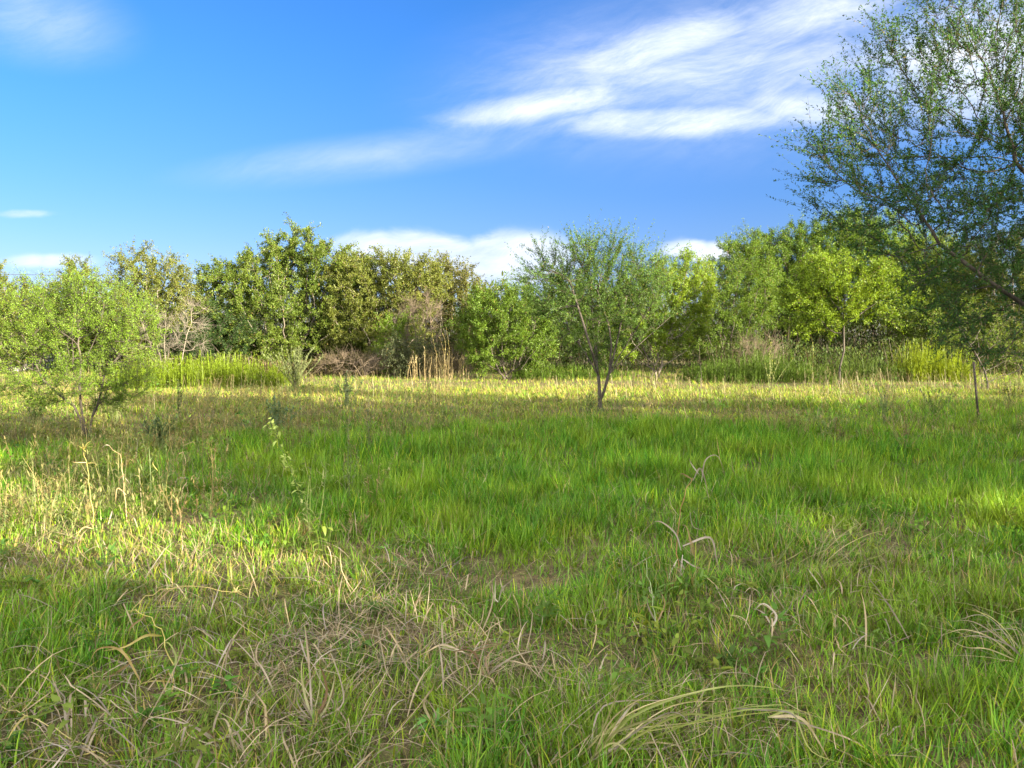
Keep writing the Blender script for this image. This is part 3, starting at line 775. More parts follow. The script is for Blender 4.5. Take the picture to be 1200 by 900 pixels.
def build_bright_bush():
    base = ground_at(103, 512); Y = base[1]
    E = env([(85, 380, 84, 48), (20, 400, 40, 50), (120, 372, 52, 40), (40, 385, 46, 46), (140, 412, 38, 46), (60, 420, 50, 40), (110, 446, 50, 28), (20, 440, 30, 34), (60, 455, 42, 28), (145, 455, 32, 28), (160, 395, 26, 40), (100, 465, 40, 18), (108, 345, 30, 18), (55, 345, 28, 16)], Y, 0.9)
    stems = [smooth_path([base + np.array([-.05, 0, 0]), at(90, 480, Y), at(72, 465, Y), at(50, 445, Y)], 6),
             smooth_path([base, at(97, 490, Y), at(93, 455, Y - .1), at(95, 425, Y - .1)], 6),
             smooth_path([base + np.array([.04, 0, 0]), at(107, 492, Y + .1), at(116, 470, Y + .1), at(122, 440, Y + .1)], 6)]
    make_tree('huisache_bush', 'bright yellow-green feathery bush with several dark stems at left', 'bush', base, E, stems, (0.032, 0.0095),
              ((0.075, 0.145, 0.014), (0.155, 0.240, 0.026)), BARK_DARK, 62, tr_cap=0.028, attr=1200, step=0.14, kill=0.15, up=0.12, r0=0.0032, pw=0.45,
              tw=(5, 0.38, 0.20, 0.42), nleaf=30, twig_r=0.0025, plume=0.012)

def build_big_tree():
    Y = 8.6
    base = at(1330, 398, Y); base[2] = 0
    E = env([(1160, 150, 160, 110), (1060, 190, 110, 80), (1120, 70, 110, 60), (1240, 90, 150, 120), (1150, 40, 90, 60), (1190, 210, 100, 90), (1000, 190, 62, 56), (1090, 275, 120, 60), (1175, 315, 115, 85), (1330, 180, 160, 150), (1185, 385, 70, 48), (1100, 300, 60, 45), (990, 125, 44, 30)], Y, 0.75)
    stems = [smooth_path([base, at(1322, 560, Y), at(1300, 440, Y), at(1225, 375, Y - .1), at(1160, 330, Y - .1), at(1100, 285, Y)], 14),
             smooth_path([base + np.array([.05, .05, 0]), at(1330, 500, Y + .1), at(1315, 380, Y + .2), at(1250, 260, Y + .2), at(1190, 190, Y + .1)], 12),
             smooth_path([base + np.array([.1, -.05, 0]), at(1340, 500, Y), at(1350, 360, Y - .2), at(1340, 220, Y - .2)], 10)]
    make_tree('mesquite_tree', 'big dark feathery tree leaning in from the right picture edge', 'tree', base, E, stems, (0.034, 0.0125),
              ((0.020, 0.062, 0.017), (0.054, 0.120, 0.026)), BARK_DARK, 63, attr=2150, step=0.15, kill=0.17, up=0.10, r0=0.0028, pw=0.46,
              tw=(4, 0.54, 0.17, 0.42), nleaf=31, twig_r=0.002, plume=0.006, yellow=0.02, jit=0.10)
    # the sapling beyond the post
    base = ground_at(1157, 459); Y = base[1]
    E = env([(1125, 385, 46, 34), (1165, 395, 46, 34), (1195, 420, 36, 26)], Y, 0.8)
    stems = [smooth_path([base, at(1156, 440, Y), at(1142, 412, Y), at(1130, 394, Y)], 6), smooth_path([base + np.array([-.12, .1, 0]), at(1150, 440, Y), at(1147, 420, Y)], 4)]
    make_tree('sapling', 'thin leaning sapling with a curved dark stem beyond the fence post', 'sapling', base, E, stems, (0.06, 0.026),
              MIDG, BARK_DARK, 64, attr=200, step=0.22, kill=0.24, r0=0.0042, tw=(3, 0.45, 0.35, 0.0), nleaf=14, twig_r=0.003, droop=0.15)
build_lone_tree(); build_bright_bush(); build_big_tree()

# ------------------------------------------------------------------ trees beside and behind the viewer, which throw the evening shade
def build_shade_trees():
    spots = [(11, -1.5, 1.0, 0), (15.3, -1, 1.05, 1), (19.2, -.5, 1.1, 0), (23.5, 0, 1.27, 0), (28, 1, 1.15, 0), (33, 2.5, 1.15, 0), (38, 4, 1.15, 0),
             (8.5, -7, .78, 0), (12, -9, .8, 0), (16, -12, .9, 0), (6, -3.5, .6, 0), (10, -5.3, .62, 0), (12.6, -5, .66, 0)]
    src = {}
    for k, (x, y, s, v) in enumerate(spots):
        if v not in src:
            E = [((x, y, 4.2), (2.6, 2.4, 2.6)), ((x + 1.2, y, 3.0), (1.8, 1.8, 2.2)), ((x - 1.3, y + .4, 2.6), (1.8, 1.8, 2.1)), ((x, y, 1.5), (2.2, 2.0, 1.3))]
            if v: E = [((x, y, 5.2), (2.7, 2.4, 1.7)), ((x + 1.2, y, 4.9), (1.7, 1.7, 1.4))]
            b0 = np.array([x, y, 0.0])
            src[v] = make_tree('hedgerow_tree', ('leafy tree in the row behind and right of the viewer', 'high-crowned tree with a clear trunk in the row behind the viewer')[v], 'tree', b0, E, [stem_from(b0, b0 + np.array([0, 0, 1.4 + 2 * v]), 4, .05, 3)],
                            (0.22, 0.12), MIDG, BARK_DARK, 77 + v, attr=520 - 150 * v, step=0.35, kill=0.4, r0=0.010, tw=(3, 0.6, 0.5, 0.1), nleaf=13, twig_r=0.006, plume=0.08, group=None if v else 'trees behind the viewer')
            src[v].scale = (s, s, s)
            continue
        o = src[v].copy(); COL.objects.link(o); o.location = (x, y, 0); o.scale = (s, s, s); o.rotation_euler = (0, 0, k * 1.3)
        for c in src[v].children:
            d = c.copy(); COL.objects.link(d); d.parent = o
build_shade_trees()

# ------------------------------------------------------------------ fence post, wire, shed
def box_mesh(name, lo, hi, bevel=0.0):
    lo, hi = np.array(lo, float), np.array(hi, float)
    V = np.array([[(lo, hi)[i][0], (lo, hi)[j][1], (lo, hi)[k][2]] for i in (0, 1) for j in (0, 1) for k in (0, 1)])
    Q = np.array([[0, 1, 3, 2], [4, 6, 7, 5], [0, 4, 5, 1], [2, 3, 7, 6], [0, 2, 6, 4], [1, 5, 7, 3]])
    return V, Q
def join(parts):
    V, Q, o = [], [], 0
    for v, q in parts: V.append(np.asarray(v, float)); Q.append(np.asarray(q) + o); o += len(v)
    return np.concatenate(V), np.concatenate(Q)

def build_post():
    b = ground_at(1147, 494); top = at(1141, 424, b[1])
    t = thing('fence_post', 'thin dark steel fence post leaning slightly left in the grass', 'fence post', b)
    d = top - b; H = d[2]; sh = d[0] / H
    parts = [box_mesh('', (-.019, -.004, -.15), (.019, .004, H)), box_mesh('', (-.004, .0045, -.15), (.004, .036, H))]
    for k in range(14):
        z = 0.12 + k * (H - 0.2) / 14
        parts.append(box_mesh('', (-.008, -.012, z), (.008, -.0045, z + .02)))
    V, Q = join(parts); V[:, 0] += V[:, 2] * sh
    link('post', quad_mesh('post', V, Q), t, plain_material('rusty_steel', (0.014, 0.012, 0.010), (0.04, 0.030, 0.024), 30, 0.7, 0.3))
build_post()

def build_wire():
    Y = 46.0; a, b = at(-250, 306, Y), at(300, 318, Y + 2)
    t = np.linspace(0, 1, 24)[:, None]
    p = a + (b - a) * t; p[:, 2] -= 0.5 * 4 * (t * (1 - t))[:, 0]
    V, Q = chain(p, np.full(24, 0.016), 5)
    o = link('overhead_wire', quad_mesh('overhead_wire', V, Q, smooth=True), None, plain_material('wire_black', (0.02, 0.02, 0.022), (0.03, 0.03, 0.03), 5))
    tag(o, 'thin dark power line crossing the sky above the left trees', 'wire')
build_wire()

def build_shed():
    Y = 38.5; x1 = at(14, 430, Y)[0]; x0 = x1 - 7.0
    t = thing('shed', 'pale shed glimpsed through leaves at the left picture edge', 'shed', (x1, Y, 0))
    white = plain_material('white_siding', (0.27, 0.28, 0.285), (0.38, 0.385, 0.39), 3)
    parts = []
    for k in range(13):
        z = k * 0.18
        parts.append(box_mesh('', (-7.0, 0.012 * (k % 2), z), (0, 4.0 - 0.012 * (k % 2), z + 0.172)))
    V, Q = join(parts); link('wall', quad_mesh('wall', V, Q), t, white)
    V = np.array([[-7.3, -.4, 2.30], [.3, -.4, 2.30], [.3, 2, 3.2], [-7.3, 2, 3.2], [-7.3, 4.4, 2.30], [.3, 4.4, 2.30],
                  [-7.3, -.4, 2.38], [.3, -.4, 2.38], [.3, 2, 3.28], [-7.3, 2, 3.28], [-7.3, 4.4, 2.38], [.3, 4.4, 2.38]])
    Q = np.array([[0, 3, 2, 1], [3, 4, 5, 2], [6, 7, 8, 9], [9, 8, 11, 10], [0, 1, 7, 6], [4, 10, 11, 5], [1, 2, 8, 7], [2, 5, 11, 8], [0, 6, 9, 3], [3, 9, 10, 4]])
    link('roof', quad_mesh('roof', V, Q), t, plain_material('roof_grey', (0.12, 0.12, 0.125), (0.2, 0.2, 0.2), 6))
    w = link('window', quad_mesh('window', *join([box_mesh('', (-1.5, -.05, .95), (-.6, -.004, 1.03)), box_mesh('', (-1.5, -.05, 1.75), (-.6, -.004, 1.83)), box_mesh('', (-1.5, -.05, 1.032), (-1.42, -.004, 1.748)), box_mesh('', (-.68, -.05, 1.032), (-.6, -.004, 1.748))])), t, white)
    link('pane', quad_mesh('pane', *box_mesh('', (-1.419, -.03, 1.033), (-.681, -.006, 1.747))), w, plain_material('dark_glass', (0.02, 0.025, 0.03), (0.04, 0.045, 0.05), 1, 0.08))
build_shed()

# ------------------------------------------------------------------ single weeds and stalks
def weed(name, label, cat, bx, by, ty, spread, col, seed, n=7, leaf=(0.06, 0.022), nl=26, stem_w=0.006, mat=None, group=None, lean=0.35, droop=-0.5, foot=0.0):
    """an upright weed: stems fanning from one root, leaves up each stem. base pixel on the ground, ty = pixel height of its top"""
    r = np.random.default_rng(seed)
    b = ground_at(bx, by); b[2] = ground_z(b[0], b[1]); Y = b[1]
    H = at(bx, ty, Y)[2]; W = spread / FPX * Y
    t = thing(name, label, cat, b, group)
    az = r.random(n) * 6.28; h = H * (0.6 + 0.42 * r.random(n)); h[0] = H * 1.02
    tilt = np.minimum(np.abs(r.normal(0, lean, n)), 0.9); tilt[0] *= 0.2
    tubeV, pts = [], []
    for k in range(n):
        f0 = np.append(r.normal(0, foot, 2), 0) * (k > 0)
        out = np.array([math.cos(az[k]), math.sin(az[k]), 0]) * min(W, h[k]) * tilt[k]
        ctrl = [np.zeros(3), out * 0.35 + [0, 0, h[k] * 0.4], out * 0.7 + [0, 0, h[k] * 0.75], out + [0, 0, h[k]]]
        ctrl[1] += r.normal(0, 0.02, 3) * H; ctrl[2] += r.normal(0, 0.03, 3) * H
        p = smooth_path(ctrl, 9) + f0; pts.append(p)
        tubeV.append(chain(p, np.linspace(stem_w, stem_w * 0.35, 9), 5))
    link('stem', quad_mesh('stem', *join(tubeV), smooth=True), t, mat or STEM_GREEN)
    if nl:
        P = np.array(pts); K = np.repeat(np.arange(n), nl); u = 0.12 + 0.88 * r.random(len(K)) ** 0.8
        s = u * 8; i = np.minimum(s.astype(int), 7); f = (s - i)[:, None]
        p = P[K, i] * (1 - f) + P[K, i + 1] * f
        c = np.array(col) * (0.65 + 0.7 * r.random((len(K), 1)))
        V, Q, C = ribbons(p, r.random(len(K)) * 6.28, r.normal(0.6, 0.4, len(K)), r.normal(droop, 0.4, len(K)), leaf[0] * (0.5 + r.random(len(K))), np.full(len(K), leaf[1]) * (0.6 + 0.8 * r.random(len(K))), 3, r.normal(0, .3, len(K)), c * 0.9, c, 1.6)
        link('foliage', quad_mesh('foliage', V, Q, C), t, LEAF)
    return t

GREYG = (0.13, 0.18, 0.10)
weed('pale_bush', 'pale silvery green rounded bush at the edge of the sunlit straw', 'bush', 346, 455, 407, 62, (0.17, 0.205, 0.095), 301, 44, (0.09, 0.03), 60, 0.008, lean=0.55)
weed('pale_bush', 'small pale green bush rising behind the bright green weeds', 'bush', 266, 450, 414, 46, (0.16, 0.205, 0.07), 302, 34, (0.09, 0.03), 50, 0.008, lean=0.5)
weed('grey_weed', 'grey-green bushy weed standing in front of the tallest olive tree', 'weed', 406, 484, 438, 34, GREYG, 303, 13, (0.06, 0.03), 34, 0.005, lean=0.5)
weed('grey_weed', 'grey-green low weed right of the bright left bush', 'weed', 325, 512, 468, 66, (0.105, 0.165, 0.085), 304, 16, (0.07, 0.024), 34, 0.005, lean=0.6)
weed('grey_weed', 'small dark bluish weed mound beside the bright left bush', 'weed', 188, 524, 488, 44, (0.075, 0.13, 0.06), 305, 22, (0.055, 0.016), 60, 0.004, lean=0.6)
weed('grey_weed', 'thin dark-leaved weed against the bright straw at left', 'weed', 209, 492, 446, 14, (0.06, 0.09, 0.035), 306, 6, (0.05, 0.03), 22, 0.004)
weed('grey_weed', 'loose spreading grey weed left of the fence post', 'weed', 1036, 500, 446, 40, (0.085, 0.12, 0.055), 307, 12, (0.05, 0.02), 26, 0.004, lean=0.6)
weed('grey_weed', 'sprawling olive weed by the foot of the fence post', 'weed', 1095, 488, 455, 40, (0.09, 0.125, 0.04), 308, 12, (0.05, 0.025), 26, 0.004, lean=0.7)
weed('grey_weed', 'leafy olive weed beyond the fence post under the sapling', 'weed', 1185, 478, 440, 40, (0.11, 0.14, 0.035), 309, 12, (0.06, 0.03), 26, 0.004, lean=0.7)
weed('dry_mullein', 'pale seeding stalk with yellow-green leaves before the small tree', 'weed', 952, 452, 404, 14, (0.22, 0.25, 0.07), 310, 4, (0.07, 0.04), 26, 0.005, STEM_GREEN)
weed('dry_mullein', 'leggy pale stalks with few leaves among the mid green weeds', 'weed', 902, 462, 402, 60, (0.22, 0.24, 0.09), 311, 8, (0.06, 0.03), 20, 0.0045, STEM_GREEN, lean=0.6)
weed('dry_mullein', 'thin dark leafless stalk in front of the mid green weeds', 'weed', 819, 478, 408, 8, (0.12, 0.12, 0.04), 312, 2, (0.05, 0.02), 5, 0.006, BARK_MID)
weed('dry_sapling', 'slender straw-coloured dead sapling beside the pale canes', 'sapling', 524, 463, 385, 26, (0.17, 0.15, 0.05), 313, 6, (0.06, 0.025), 26, 0.004, STEM_DRY, lean=0.4)
canes = weed('dry_canes', 'pale bleached canes in the gap under the olive trees', 'canes', 515, 444, 407, 70, (0.30, 0.26, 0.15), 314, 80, (0.18, 0.03), 8, 0.008, STEM_DRY, lean=0.12, foot=0.55)
canes['kind'] = 'stuff'
weed('broad_weed', 'broad-leaved weed under the left side of the bright bush', 'weed', 40, 505, 455, 50, (0.08, 0.14, 0.03), 316, 14, (0.09, 0.05), 16, 0.005, lean=0.7)
weed('broad_weed', 'broad-leaved weed under the right side of the bright bush', 'weed', 135, 500, 455, 46, (0.10, 0.14, 0.035), 317, 14, (0.06, 0.035), 18, 0.005, lean=0.7)
weed('grey_weed', 'spindly pair of weeds in shade between the low grey weeds', 'weed', 432, 535, 480, 20, (0.11, 0.12, 0.06), 318, 5, (0.05, 0.02), 14, 0.003)
weed('dry_weed', 'brown wiry weed in front of the fence post', 'weed', 1060, 530, 482, 60, (0.17, 0.13, 0.07), 319, 20, (0.05, 0.008), 22, 0.003, STEM_DRY, lean=0.8)

def P3(b, pts, dy=0.0, r=None):
    """points given in the photograph's pixels -> real points near the depth of a plant's foot b"""
    n = len(pts); out = []
    for k, (x, y) in enumerate(pts):
        out.append(at(x, y, b[1] + dy * k / max(1, n - 1)) - b)
    return np.array(out)

def blade(path, width, seed=0, n=16, fold=0.25, taper=2.2, twist=1.2, end=0.05):
    """a creased leaf blade with a real fold along its midrib"""
    p = smooth_path(path, n) if len(path) > 2 else np.linspace(path[0], path[-1], n)
    r = np.random.default_rng(seed)
    d = unit(np.gradient(p, axis=0)); t = np.linspace(0, 1, n)
    ref = unit(np.array([r.normal(0, .3), -1, .35]))
    s = unit(np.cross(d, ref)); m = np.cross(s, d)
    a = (r.random() - .5) * 0.8 + twist * (t - .3) * r.choice([-1, 1])
    s2 = s * np.cos(a)[:, None] + m * np.sin(a)[:, None]; m2 = -s * np.sin(a)[:, None] + m * np.cos(a)[:, None]
    w = width * 0.5 * np.maximum(np.minimum(1, 0.45 + t * 3) * (1 - t ** taper), end)
    V = np.stack([p - s2 * w[:, None] + m2 * (w * fold)[:, None], p, p + s2 * w[:, None] + m2 * (w * fold)[:, None]], 1)
    i = np.arange(n * 3).reshape(n, 3)
    Q = np.concatenate([np.stack([i[:-1, k], i[:-1, k + 1], i[1:, k + 1], i[1:, k]], -1) for k in (0, 1)])
    return V.reshape(-1, 3), Q, t

def stalk(name, label, cat, base_px, stem, leaves, col, lcol, seed, stem_r=0.0035, head=None, dy=0.15, mat=None, group=None):
    """one dry grass stalk; stem = pixel path from its foot, leaves = [(pixel path, width m)], head = (n sprigs, length, hang)"""
    r = np.random.default_rng(seed)
    b = ground_at(*base_px); b[2] = ground_z(b[0], b[1])
    t = thing(name, label, cat, b, group)
    if stem:
        p = smooth_path(P3(b, stem, dy), 14); p[1:-1] += r.normal(0, 0.006, (12, 3)); p[0, 2] -= 0.02
        stem_r *= 0.72
        rr = np.linspace(stem_r, stem_r * 0.45, 14)
        V, Q = chain(p, rr, 6)
        link('stem', quad_mesh('stem', V, Q, np.array(col) * (0.8 + 0.3 * r.random((len(V), 1))), smooth=True), t, STRAW)
    if leaves and len(leaves) > 5 and cat in ('grass clump', 'dead leaves'):
        leaves = leaves + [([(x + r.normal(0, 4 + 9 * i) * (i > 0), y + r.normal(0, 3 + 6 * i) * (i > 0)) for i, (x, y) in enumerate(pa[:max(2, len(pa) - int(r.random() * 2))])], w * (0.35 + 0.4 * r.random())) for pa, w in leaves for _ in range(2)]
    if leaves:
        for k, (path, w) in enumerate(leaves):
            q = P3(b, path, r.normal(0, 0.30 if cat == 'grass clump' else 0.12))
            q[1:] += r.normal(0, 0.008, q[1:].shape)
            V, Q, tt = blade(q, w * (0.55 if cat == 'grass clump' else 0.68), seed * 31 + k)
            c = np.array(lcol[k % len(lcol)]) * 0.85; c2 = c * (0.55 + 0.6 * r.random())
            f = np.clip(tt + r.normal(0, 0.22, len(tt)), 0, 1)[:, None]
            c2 = c2 * np.array([1, .93, .8])
            link('leaf_blade', quad_mesh('leaf_blade', V, Q, np.repeat(c * (1 - f) + c2 * f, 3, 0)), t, STRAW)
    if head:
        n, L, hang = head
        tip = p[-1]
        k = r.random(n); q = p[(13.0 - k * 1.0).astype(int)]
        V, Q, C = ribbons(q, r.random(n) * 6.28, R(50) + r.normal(0, .4, n), -hang - np.abs(r.normal(0, .4, n)), L * (0.5 + r.random(n)), np.full(n, 0.007), 5, r.normal(0, .5, n), np.array([col]) * (0.8 + 0.4 * r.random((n, 1))), np.array([col]) * (0.9 + 0.4 * r.random((n, 1))), 5)
        link('seed_head', quad_mesh('seed_head', V, Q, C), t, STRAW)
    return t

YEL, TAN, GREY, DEADB = (0.30, 0.26, 0.075), (0.29, 0.215, 0.11), (0.29, 0.255, 0.21), (0.19, 0.125, 0.075)
YG = (0.17, 0.21, 0.05)
stalk('dry_stalk', 'upright yellow stalk with short side sprigs, leftmost of the tall ones', 'grass stalk', (112, 634), [(112, 634), (107, 590), (102, 550), (97, 520)],
      [([(101, 542), (92, 540), (80, 541)], .012), ([(101, 543), (110, 540), (116, 536)], .012), ([(110, 620), (98, 618), (86, 634)], .012), ([(111, 628), (125, 640), (150, 636)], .012)], YEL, [TAN, YEL], 401, .005, (16, .07, .9))
stalk('dry_stalk', 'broken reddish-tan stalk with a bent-over top and hanging grey leaves', 'grass stalk', (150, 622), [(150, 622), (147, 585), (143, 555), (141, 535), (128, 522)],
      [([(146, 556), (141, 562), (143, 576)], .02), ([(147, 560), (152, 568), (150, 580)], .018), ([(148, 580), (138, 572), (134, 590)], .014), ([(149, 600), (157, 608), (158, 624)], .016), ([(128, 522), (122, 520), (118, 526)], .012)], TAN, [DEADB, GREY, TAN], 402, .006)
stalk('dry_stalk', 'tallest golden stalk with a thin branched top, left of the drooping one', 'grass stalk', (196, 606), [(196, 606), (195, 560), (197, 525), (201, 487)],
      [([(197, 522), (191, 510), (188, 508)], .010), ([(198, 512), (204, 506), (207, 500)], .010), ([(196, 560), (189, 545), (186, 520)], .010), ([(195, 585), (186, 570), (182, 572)], .012), ([(195, 590), (205, 580), (212, 590)], .014)], YEL, [YEL, TAN], 403, .0048, (9, .07, .5))
stalk('dry_stalk', 'stalk with a drooping pale seed head beside the tallest golden one', 'grass stalk', (222, 590), [(222, 590), (217, 560), (214, 535), (215, 512)],
      [([(214, 530), (208, 533), (205, 544)], .014), ([(214, 530), (220, 533), (224, 542)], .014), ([(214, 528), (212, 538), (210, 545)], .014), ([(214, 528), (217, 538), (219, 546)], .014), ([(215, 522), (226, 518), (232, 525)], .010), ([(218, 560), (207, 562), (204, 580)], .018), ([(219, 565), (214, 575), (212, 596)], .014)], TAN, [(0.5, .38, .22), TAN, GREY], 404, .0045, (10, .06, 1.6))
stalk('dry_stalk', 'short yellow stalk leaning left beside the tallest golden one', 'grass stalk', (193, 608), [(193, 608), (187, 575), (184, 540), (183, 530)], [([(185, 552), (181, 545), (180, 538)], .010), ([(189, 590), (182, 575), (180, 570)], .010)], YG, [YEL, YG], 405, .0045, (7, .05, .6))
stalk('vine_sapling', 'slender arching green-leaved shoot rising from the shaded grass', 'shoot', (362, 602), [(362, 602), (352, 578), (338, 548), (326, 515), (316, 494)], [], (0.10, .13, .05), [YG], 406, .0045)
def shoot_leaves():
    r = np.random.default_rng(77); b = ground_at(362, 602); o = [q for q in COL.objects if q.name.startswith('vine_sapling')][0]
    p = smooth_path(P3(b, [(362, 602), (352, 578), (338, 548), (326, 515), (316, 494)], .15), 60)
    n = 110; k = 6 + (r.random(n) ** 0.8 * 53).astype(int)
    c = np.array([0.30, 0.38, 0.10]) * (0.7 + 0.6 * r.random((n, 1)))
    V, Q, C = ribbons(p[k] + r.normal(0, .02, (n, 3)), r.random(n) * 6.28, r.normal(.3, .5, n), r.normal(-.6, .4, n), 0.035 + .035 * r.random(n), np.full(n, .03), 3, r.normal(0, .3, n), c, c, 1.8)
    link('foliage', quad_mesh('foliage', V, Q, C), o, LEAF)
shoot_leaves()
stalk('dead_grass_plant', 'brown-stemmed dead plant with curling bleached leaves right of centre', 'dead plant', (796, 672),
      [(796, 672), (793, 635), (797, 600), (803, 575), (812, 560)],
      [([(812, 563), (822, 548), (828, 562), (834, 592)], .018), ([(819, 556), (810, 545), (806, 533)], .018), ([(812, 562), (803, 555), (797, 557)], .016), ([(822, 565), (828, 540), (842, 534), (852, 563)], .012),
       ([(798, 645), (790, 625), (775, 612), (765, 611)], .02), ([(800, 650), (795, 680), (770, 687)], .016), ([(812, 650), (806, 620), (798, 614)], .02), ([(800, 640), (830, 628), (842, 655), (845, 668)], .022),
       ([(800, 655), (820, 665), (845, 668)], .016), ([(794, 655), (785, 675), (790, 690)], .014), ([(814, 655), (811, 640), (806, 632)], .016), ([(796, 655), (800, 670), (770, 690)], .014), ([(808, 600), (812, 620), (826, 622)], .012)],
      (0.30, .16, .07), [GREY, (0.46, .42, .36), TAN, GREY], 407, .0055)
stalk('pale_stalk', 'pale greenish broken stem with shredded base left of the curling dead plant', 'grass stalk', (770, 732), [(770, 732), (764, 700), (758, 672), (755, 646)],
      [([(768, 728), (757, 712), (762, 690)], .014), ([(770, 730), (778, 705), (768, 690)], .014), ([(768, 728), (775, 735), (778, 712)], .012)], (0.24, .30, .14), [GREY, TAN], 408, .005)
stalk('dying_corn_grass', 'yellowing bent grass plant with strap leaves in the left foreground', 'grass plant', (205, 800), [(205, 800), (198, 765), (185, 735), (165, 718), (150, 716)],
      [([(190, 745), (170, 742), (150, 758), (118, 762)], .020), ([(165, 800), (150, 770), (130, 758), (112, 762), (112, 780)], .018), ([(155, 775), (140, 788), (125, 790), (112, 808)], .018), ([(200, 790), (205, 770), (190, 752), (180, 772)], .014),
       ([(205, 800), (190, 795), (175, 798), (160, 808)], .013), ([(204, 798), (200, 815), (202, 832)], .014), ([(170, 722), (158, 735), (150, 745)], .014), ([(205, 800), (222, 812), (232, 818)], .012)], (0.40, .36, .10), [YEL, (0.44, .34, .14), TAN, YG], 409, .005)
stalk('bent_straw', 'long straw stem arching low across the left foreground', 'straw', (148, 728), [(148, 728), (165, 703), (195, 690), (240, 688), (290, 700)], [([(200, 690), (190, 700), (180, 712)], .010)], (0.40, .33, .13), [TAN], 410, .004, (10, .06, 1.2))
stalk('bent_straw', 'straight straw stem lying at the bottom left corner', 'straw', (115, 885), [(115, 885), (80, 862), (40, 842), (2, 828)], [([(30, 838), (18, 850), (8, 870)], .014)], (0.42, .36, .15), [YEL], 411, .004)
stalk('bent_straw', 'curved yellow straw at the bottom edge, left of centre', 'straw', (160, 898), [(65, 900), (95, 885), (140, 884), (170, 897)], [], (0.44, .38, .13), [YEL], 412, .004)
stalk('dead_leaf_clump', 'clump of grey dead strap leaves hanging left of centre', 'dead leaves', (365, 845),
      None, [([(365, 840), (355, 815), (352, 790), (358, 765)], .016), ([(366, 842), (360, 800), (362, 762)], .014), ([(368, 845), (378, 815), (372, 785), (362, 778)], .018), ([(365, 845), (345, 830), (320, 790)], .014), ([(370, 845), (385, 830), (392, 790), (380, 780)], .014), ([(360, 845), (330, 838), (290, 842)], .012)], YG, [(0.36, .36, .2), GREY, DEADB, GREY], 413)
stalk('dead_leaf_clump', 'bleached wavy dead leaf standing below centre', 'dead leaves', (508, 850), None, [([(508, 850), (498, 825), (505, 805), (512, 790)], .016), ([(508, 850), (512, 838), (500, 818)], .012)], YG, [(0.45, .38, .26), GREY], 414)
stalk('dead_leaf_clump', 'small pair of curled pale leaves just left of centre', 'dead leaves', (582, 705), None, [([(580, 705), (578, 688), (582, 674)], .016), ([(584, 706), (588, 690), (600, 680), (604, 670)], .014), ([(584, 706), (578, 698), (577, 682)], .012)], YG, [(0.46, .42, .34), GREY], 415)
stalk('dead_leaf_clump', 'arching brownish dead leaves over the grass below centre', 'dead leaves', (570, 790), None, [([(545, 765), (520, 758), (500, 760), (480, 775)], .014), ([(568, 792), (555, 768), (535, 762), (520, 770)], .016), ([(570, 792), (600, 770), (640, 762)], .012), ([(570, 792), (560, 775), (548, 790)], .012), ([(572, 792), (590, 775), (620, 778), (655, 788)], .012), ([(572, 790), (575, 770), (590, 752)], .012)], YG, [(0.40, .34, .24), DEADB, GREY, (0.2, .22, .08)], 416)
ARC = [([(690, 900), (715, 850), (760, 826), (830, 812)], .018), ([(690, 900), (720, 858), (800, 838), (870, 822), (975, 830)], .020), ([(695, 900), (740, 840), (850, 808), (960, 820)], .018), ([(900, 840), (935, 845), (960, 870), (978, 900)], .022),
       ([(860, 830), (905, 832), (930, 842), (945, 856)], .016), ([(640, 900), (670, 870), (690, 845), (735, 800)], .018), ([(660, 900), (700, 860), (725, 815), (735, 795)], .014), ([(685, 900), (750, 890), (830, 888)], .016),
       ([(700, 900), (760, 870), (820, 884), (860, 900)], .014), ([(690, 900), (740, 838), (748, 828), (745, 870)], .016), ([(690, 900), (780, 842), (830, 835), (880, 848)], .015), ([(680, 900), (715, 872), (735, 880), (740, 897)], .013), ([(700, 898), (790, 850), (890, 830), (985, 842)], .012)]
stalk('arching_grass', 'large clump of long arching pale green grass at the bottom right', 'grass clump', (692, 897), None, ARC, YG, [(0.26, .29, .09), (0.33, .33, .16), (0.20, .25, .06), (0.42, .36, .22), GREY], 417)
stalk('arching_grass', 'spray of olive grass stems leaning right above the lower right corner', 'grass clump', (960, 668), None,
      [([(955, 668), (965, 640), (985, 612), (1000, 600)], .012), ([(955, 668), (970, 645), (1000, 620), (1030, 608)], .012), ([(905, 665), (920, 640), (945, 610), (952, 588)], .014), ([(960, 668), (985, 655), (1015, 632), (1040, 640)], .012), ([(950, 668), (985, 662), (1020, 660), (1055, 650)], .010), ([(960, 668), (975, 635), (1010, 626), (1045, 655)], .010), ([(930, 668), (945, 650), (975, 640)], .010), ([(958, 668), (990, 640), (1030, 625), (1050, 632)], .010), ([(956, 668), (990, 660), (1010, 668)], .010)], YG, [(0.20, .23, .08), (0.28, .26, .12), (0.15, .2, .06)], 418)
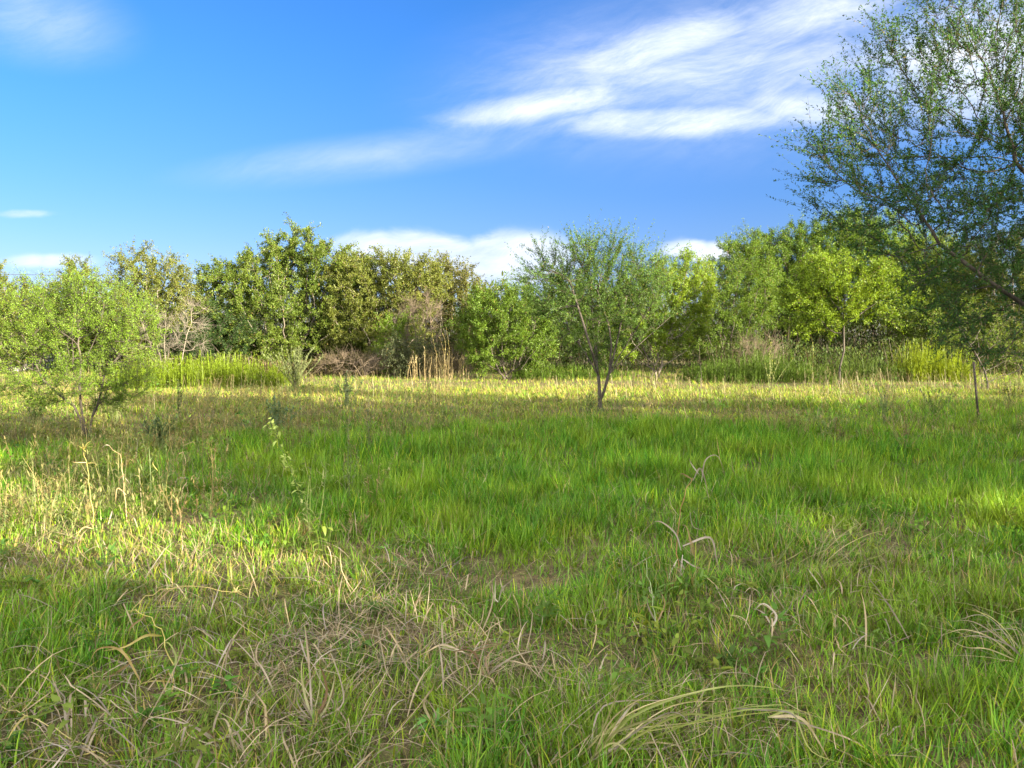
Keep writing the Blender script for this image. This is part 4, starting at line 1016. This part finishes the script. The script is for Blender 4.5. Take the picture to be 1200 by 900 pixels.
stalk('arching_grass', 'dry tuft with stiff pale blades fanning left at the right edge', 'grass clump', (1200, 775), None,
      [([(1195, 775), (1160, 750), (1130, 735), (1100, 742)], .014), ([(1200, 775), (1170, 735), (1150, 722), (1120, 724)], .014), ([(1200, 770), (1180, 740), (1160, 722), (1130, 712)], .012), ([(1200, 778), (1160, 765), (1130, 758), (1100, 740)], .012), ([(1200, 772), (1185, 755), (1150, 745), (1112, 748)], .014), ([(1205, 775), (1195, 745), (1185, 720), (1195, 715)], .014), ([(1202, 778), (1180, 772), (1150, 775)], .012), ([(1203, 776), (1180, 752), (1140, 728), (1105, 730)], .012)], YG, [(0.40, .36, .2), GREY, (0.3, .3, .13)], 419)
stalk('dead_leaf_clump', 'crumpled grey dead leaves with a long arched blade right of centre', 'dead leaves', (905, 735), None, [([(895, 770), (885, 745), (870, 725), (850, 720)], .014), ([(905, 735), (895, 718), (880, 712)], .016), ([(905, 735), (910, 722), (895, 708), (885, 715)], .018), ([(908, 735), (900, 725), (912, 715)], .014)], YG, [(0.42, .36, .26), GREY, (0.4, .37, .33)], 420)
stalk('dead_leaf_clump', 'pale bent dead leaf in the lower right grass', 'dead leaves', (1040, 862), None, [([(1040, 862), (1036, 840), (1028, 825)], .014), ([(1042, 862), (1048, 850), (1060, 845)], .012)], YG, [(0.42, .37, .28), GREY], 421)
stalk('dead_leaf_clump', 'knot of curled grey leaves by the bottom left corner', 'dead leaves', (270, 880), None, [([(270, 880), (240, 862), (215, 845), (200, 850)], .012), ([(275, 880), (262, 850), (250, 838)], .014), ([(275, 880), (300, 855), (290, 835)], .012), ([(268, 882), (235, 875), (205, 885)], .012), ([(272, 882), (285, 872), (302, 890)], .014), ([(270, 880), (250, 870), (240, 888)], .012), ([(265, 880), (230, 850), (180, 840), (160, 852)], .010)], YG, [GREY, (0.42, .36, .26), DEADB], 422)

weed('broad_weed', 'small leafy weed at the foot of the lone tree', 'weed', 690, 486, 462, 30, (0.09, 0.15, 0.04), 330, 9, (0.05, 0.025), 20, 0.004, lean=0.7)
weed('broad_weed', 'leggy weed with small leaves left of the curling dead plant', 'weed', 410, 600, 500, 30, (0.12, 0.15, 0.07), 331, 5, (0.04, 0.016), 16, 0.003, lean=0.5)
weed('dry_weed', 'wiry brown weed leaning between the lone tree and the fence post', 'weed', 905, 515, 475, 60, (0.18, 0.15, 0.08), 332, 14, (0.05, 0.008), 16, 0.003, STEM_DRY, lean=0.8)
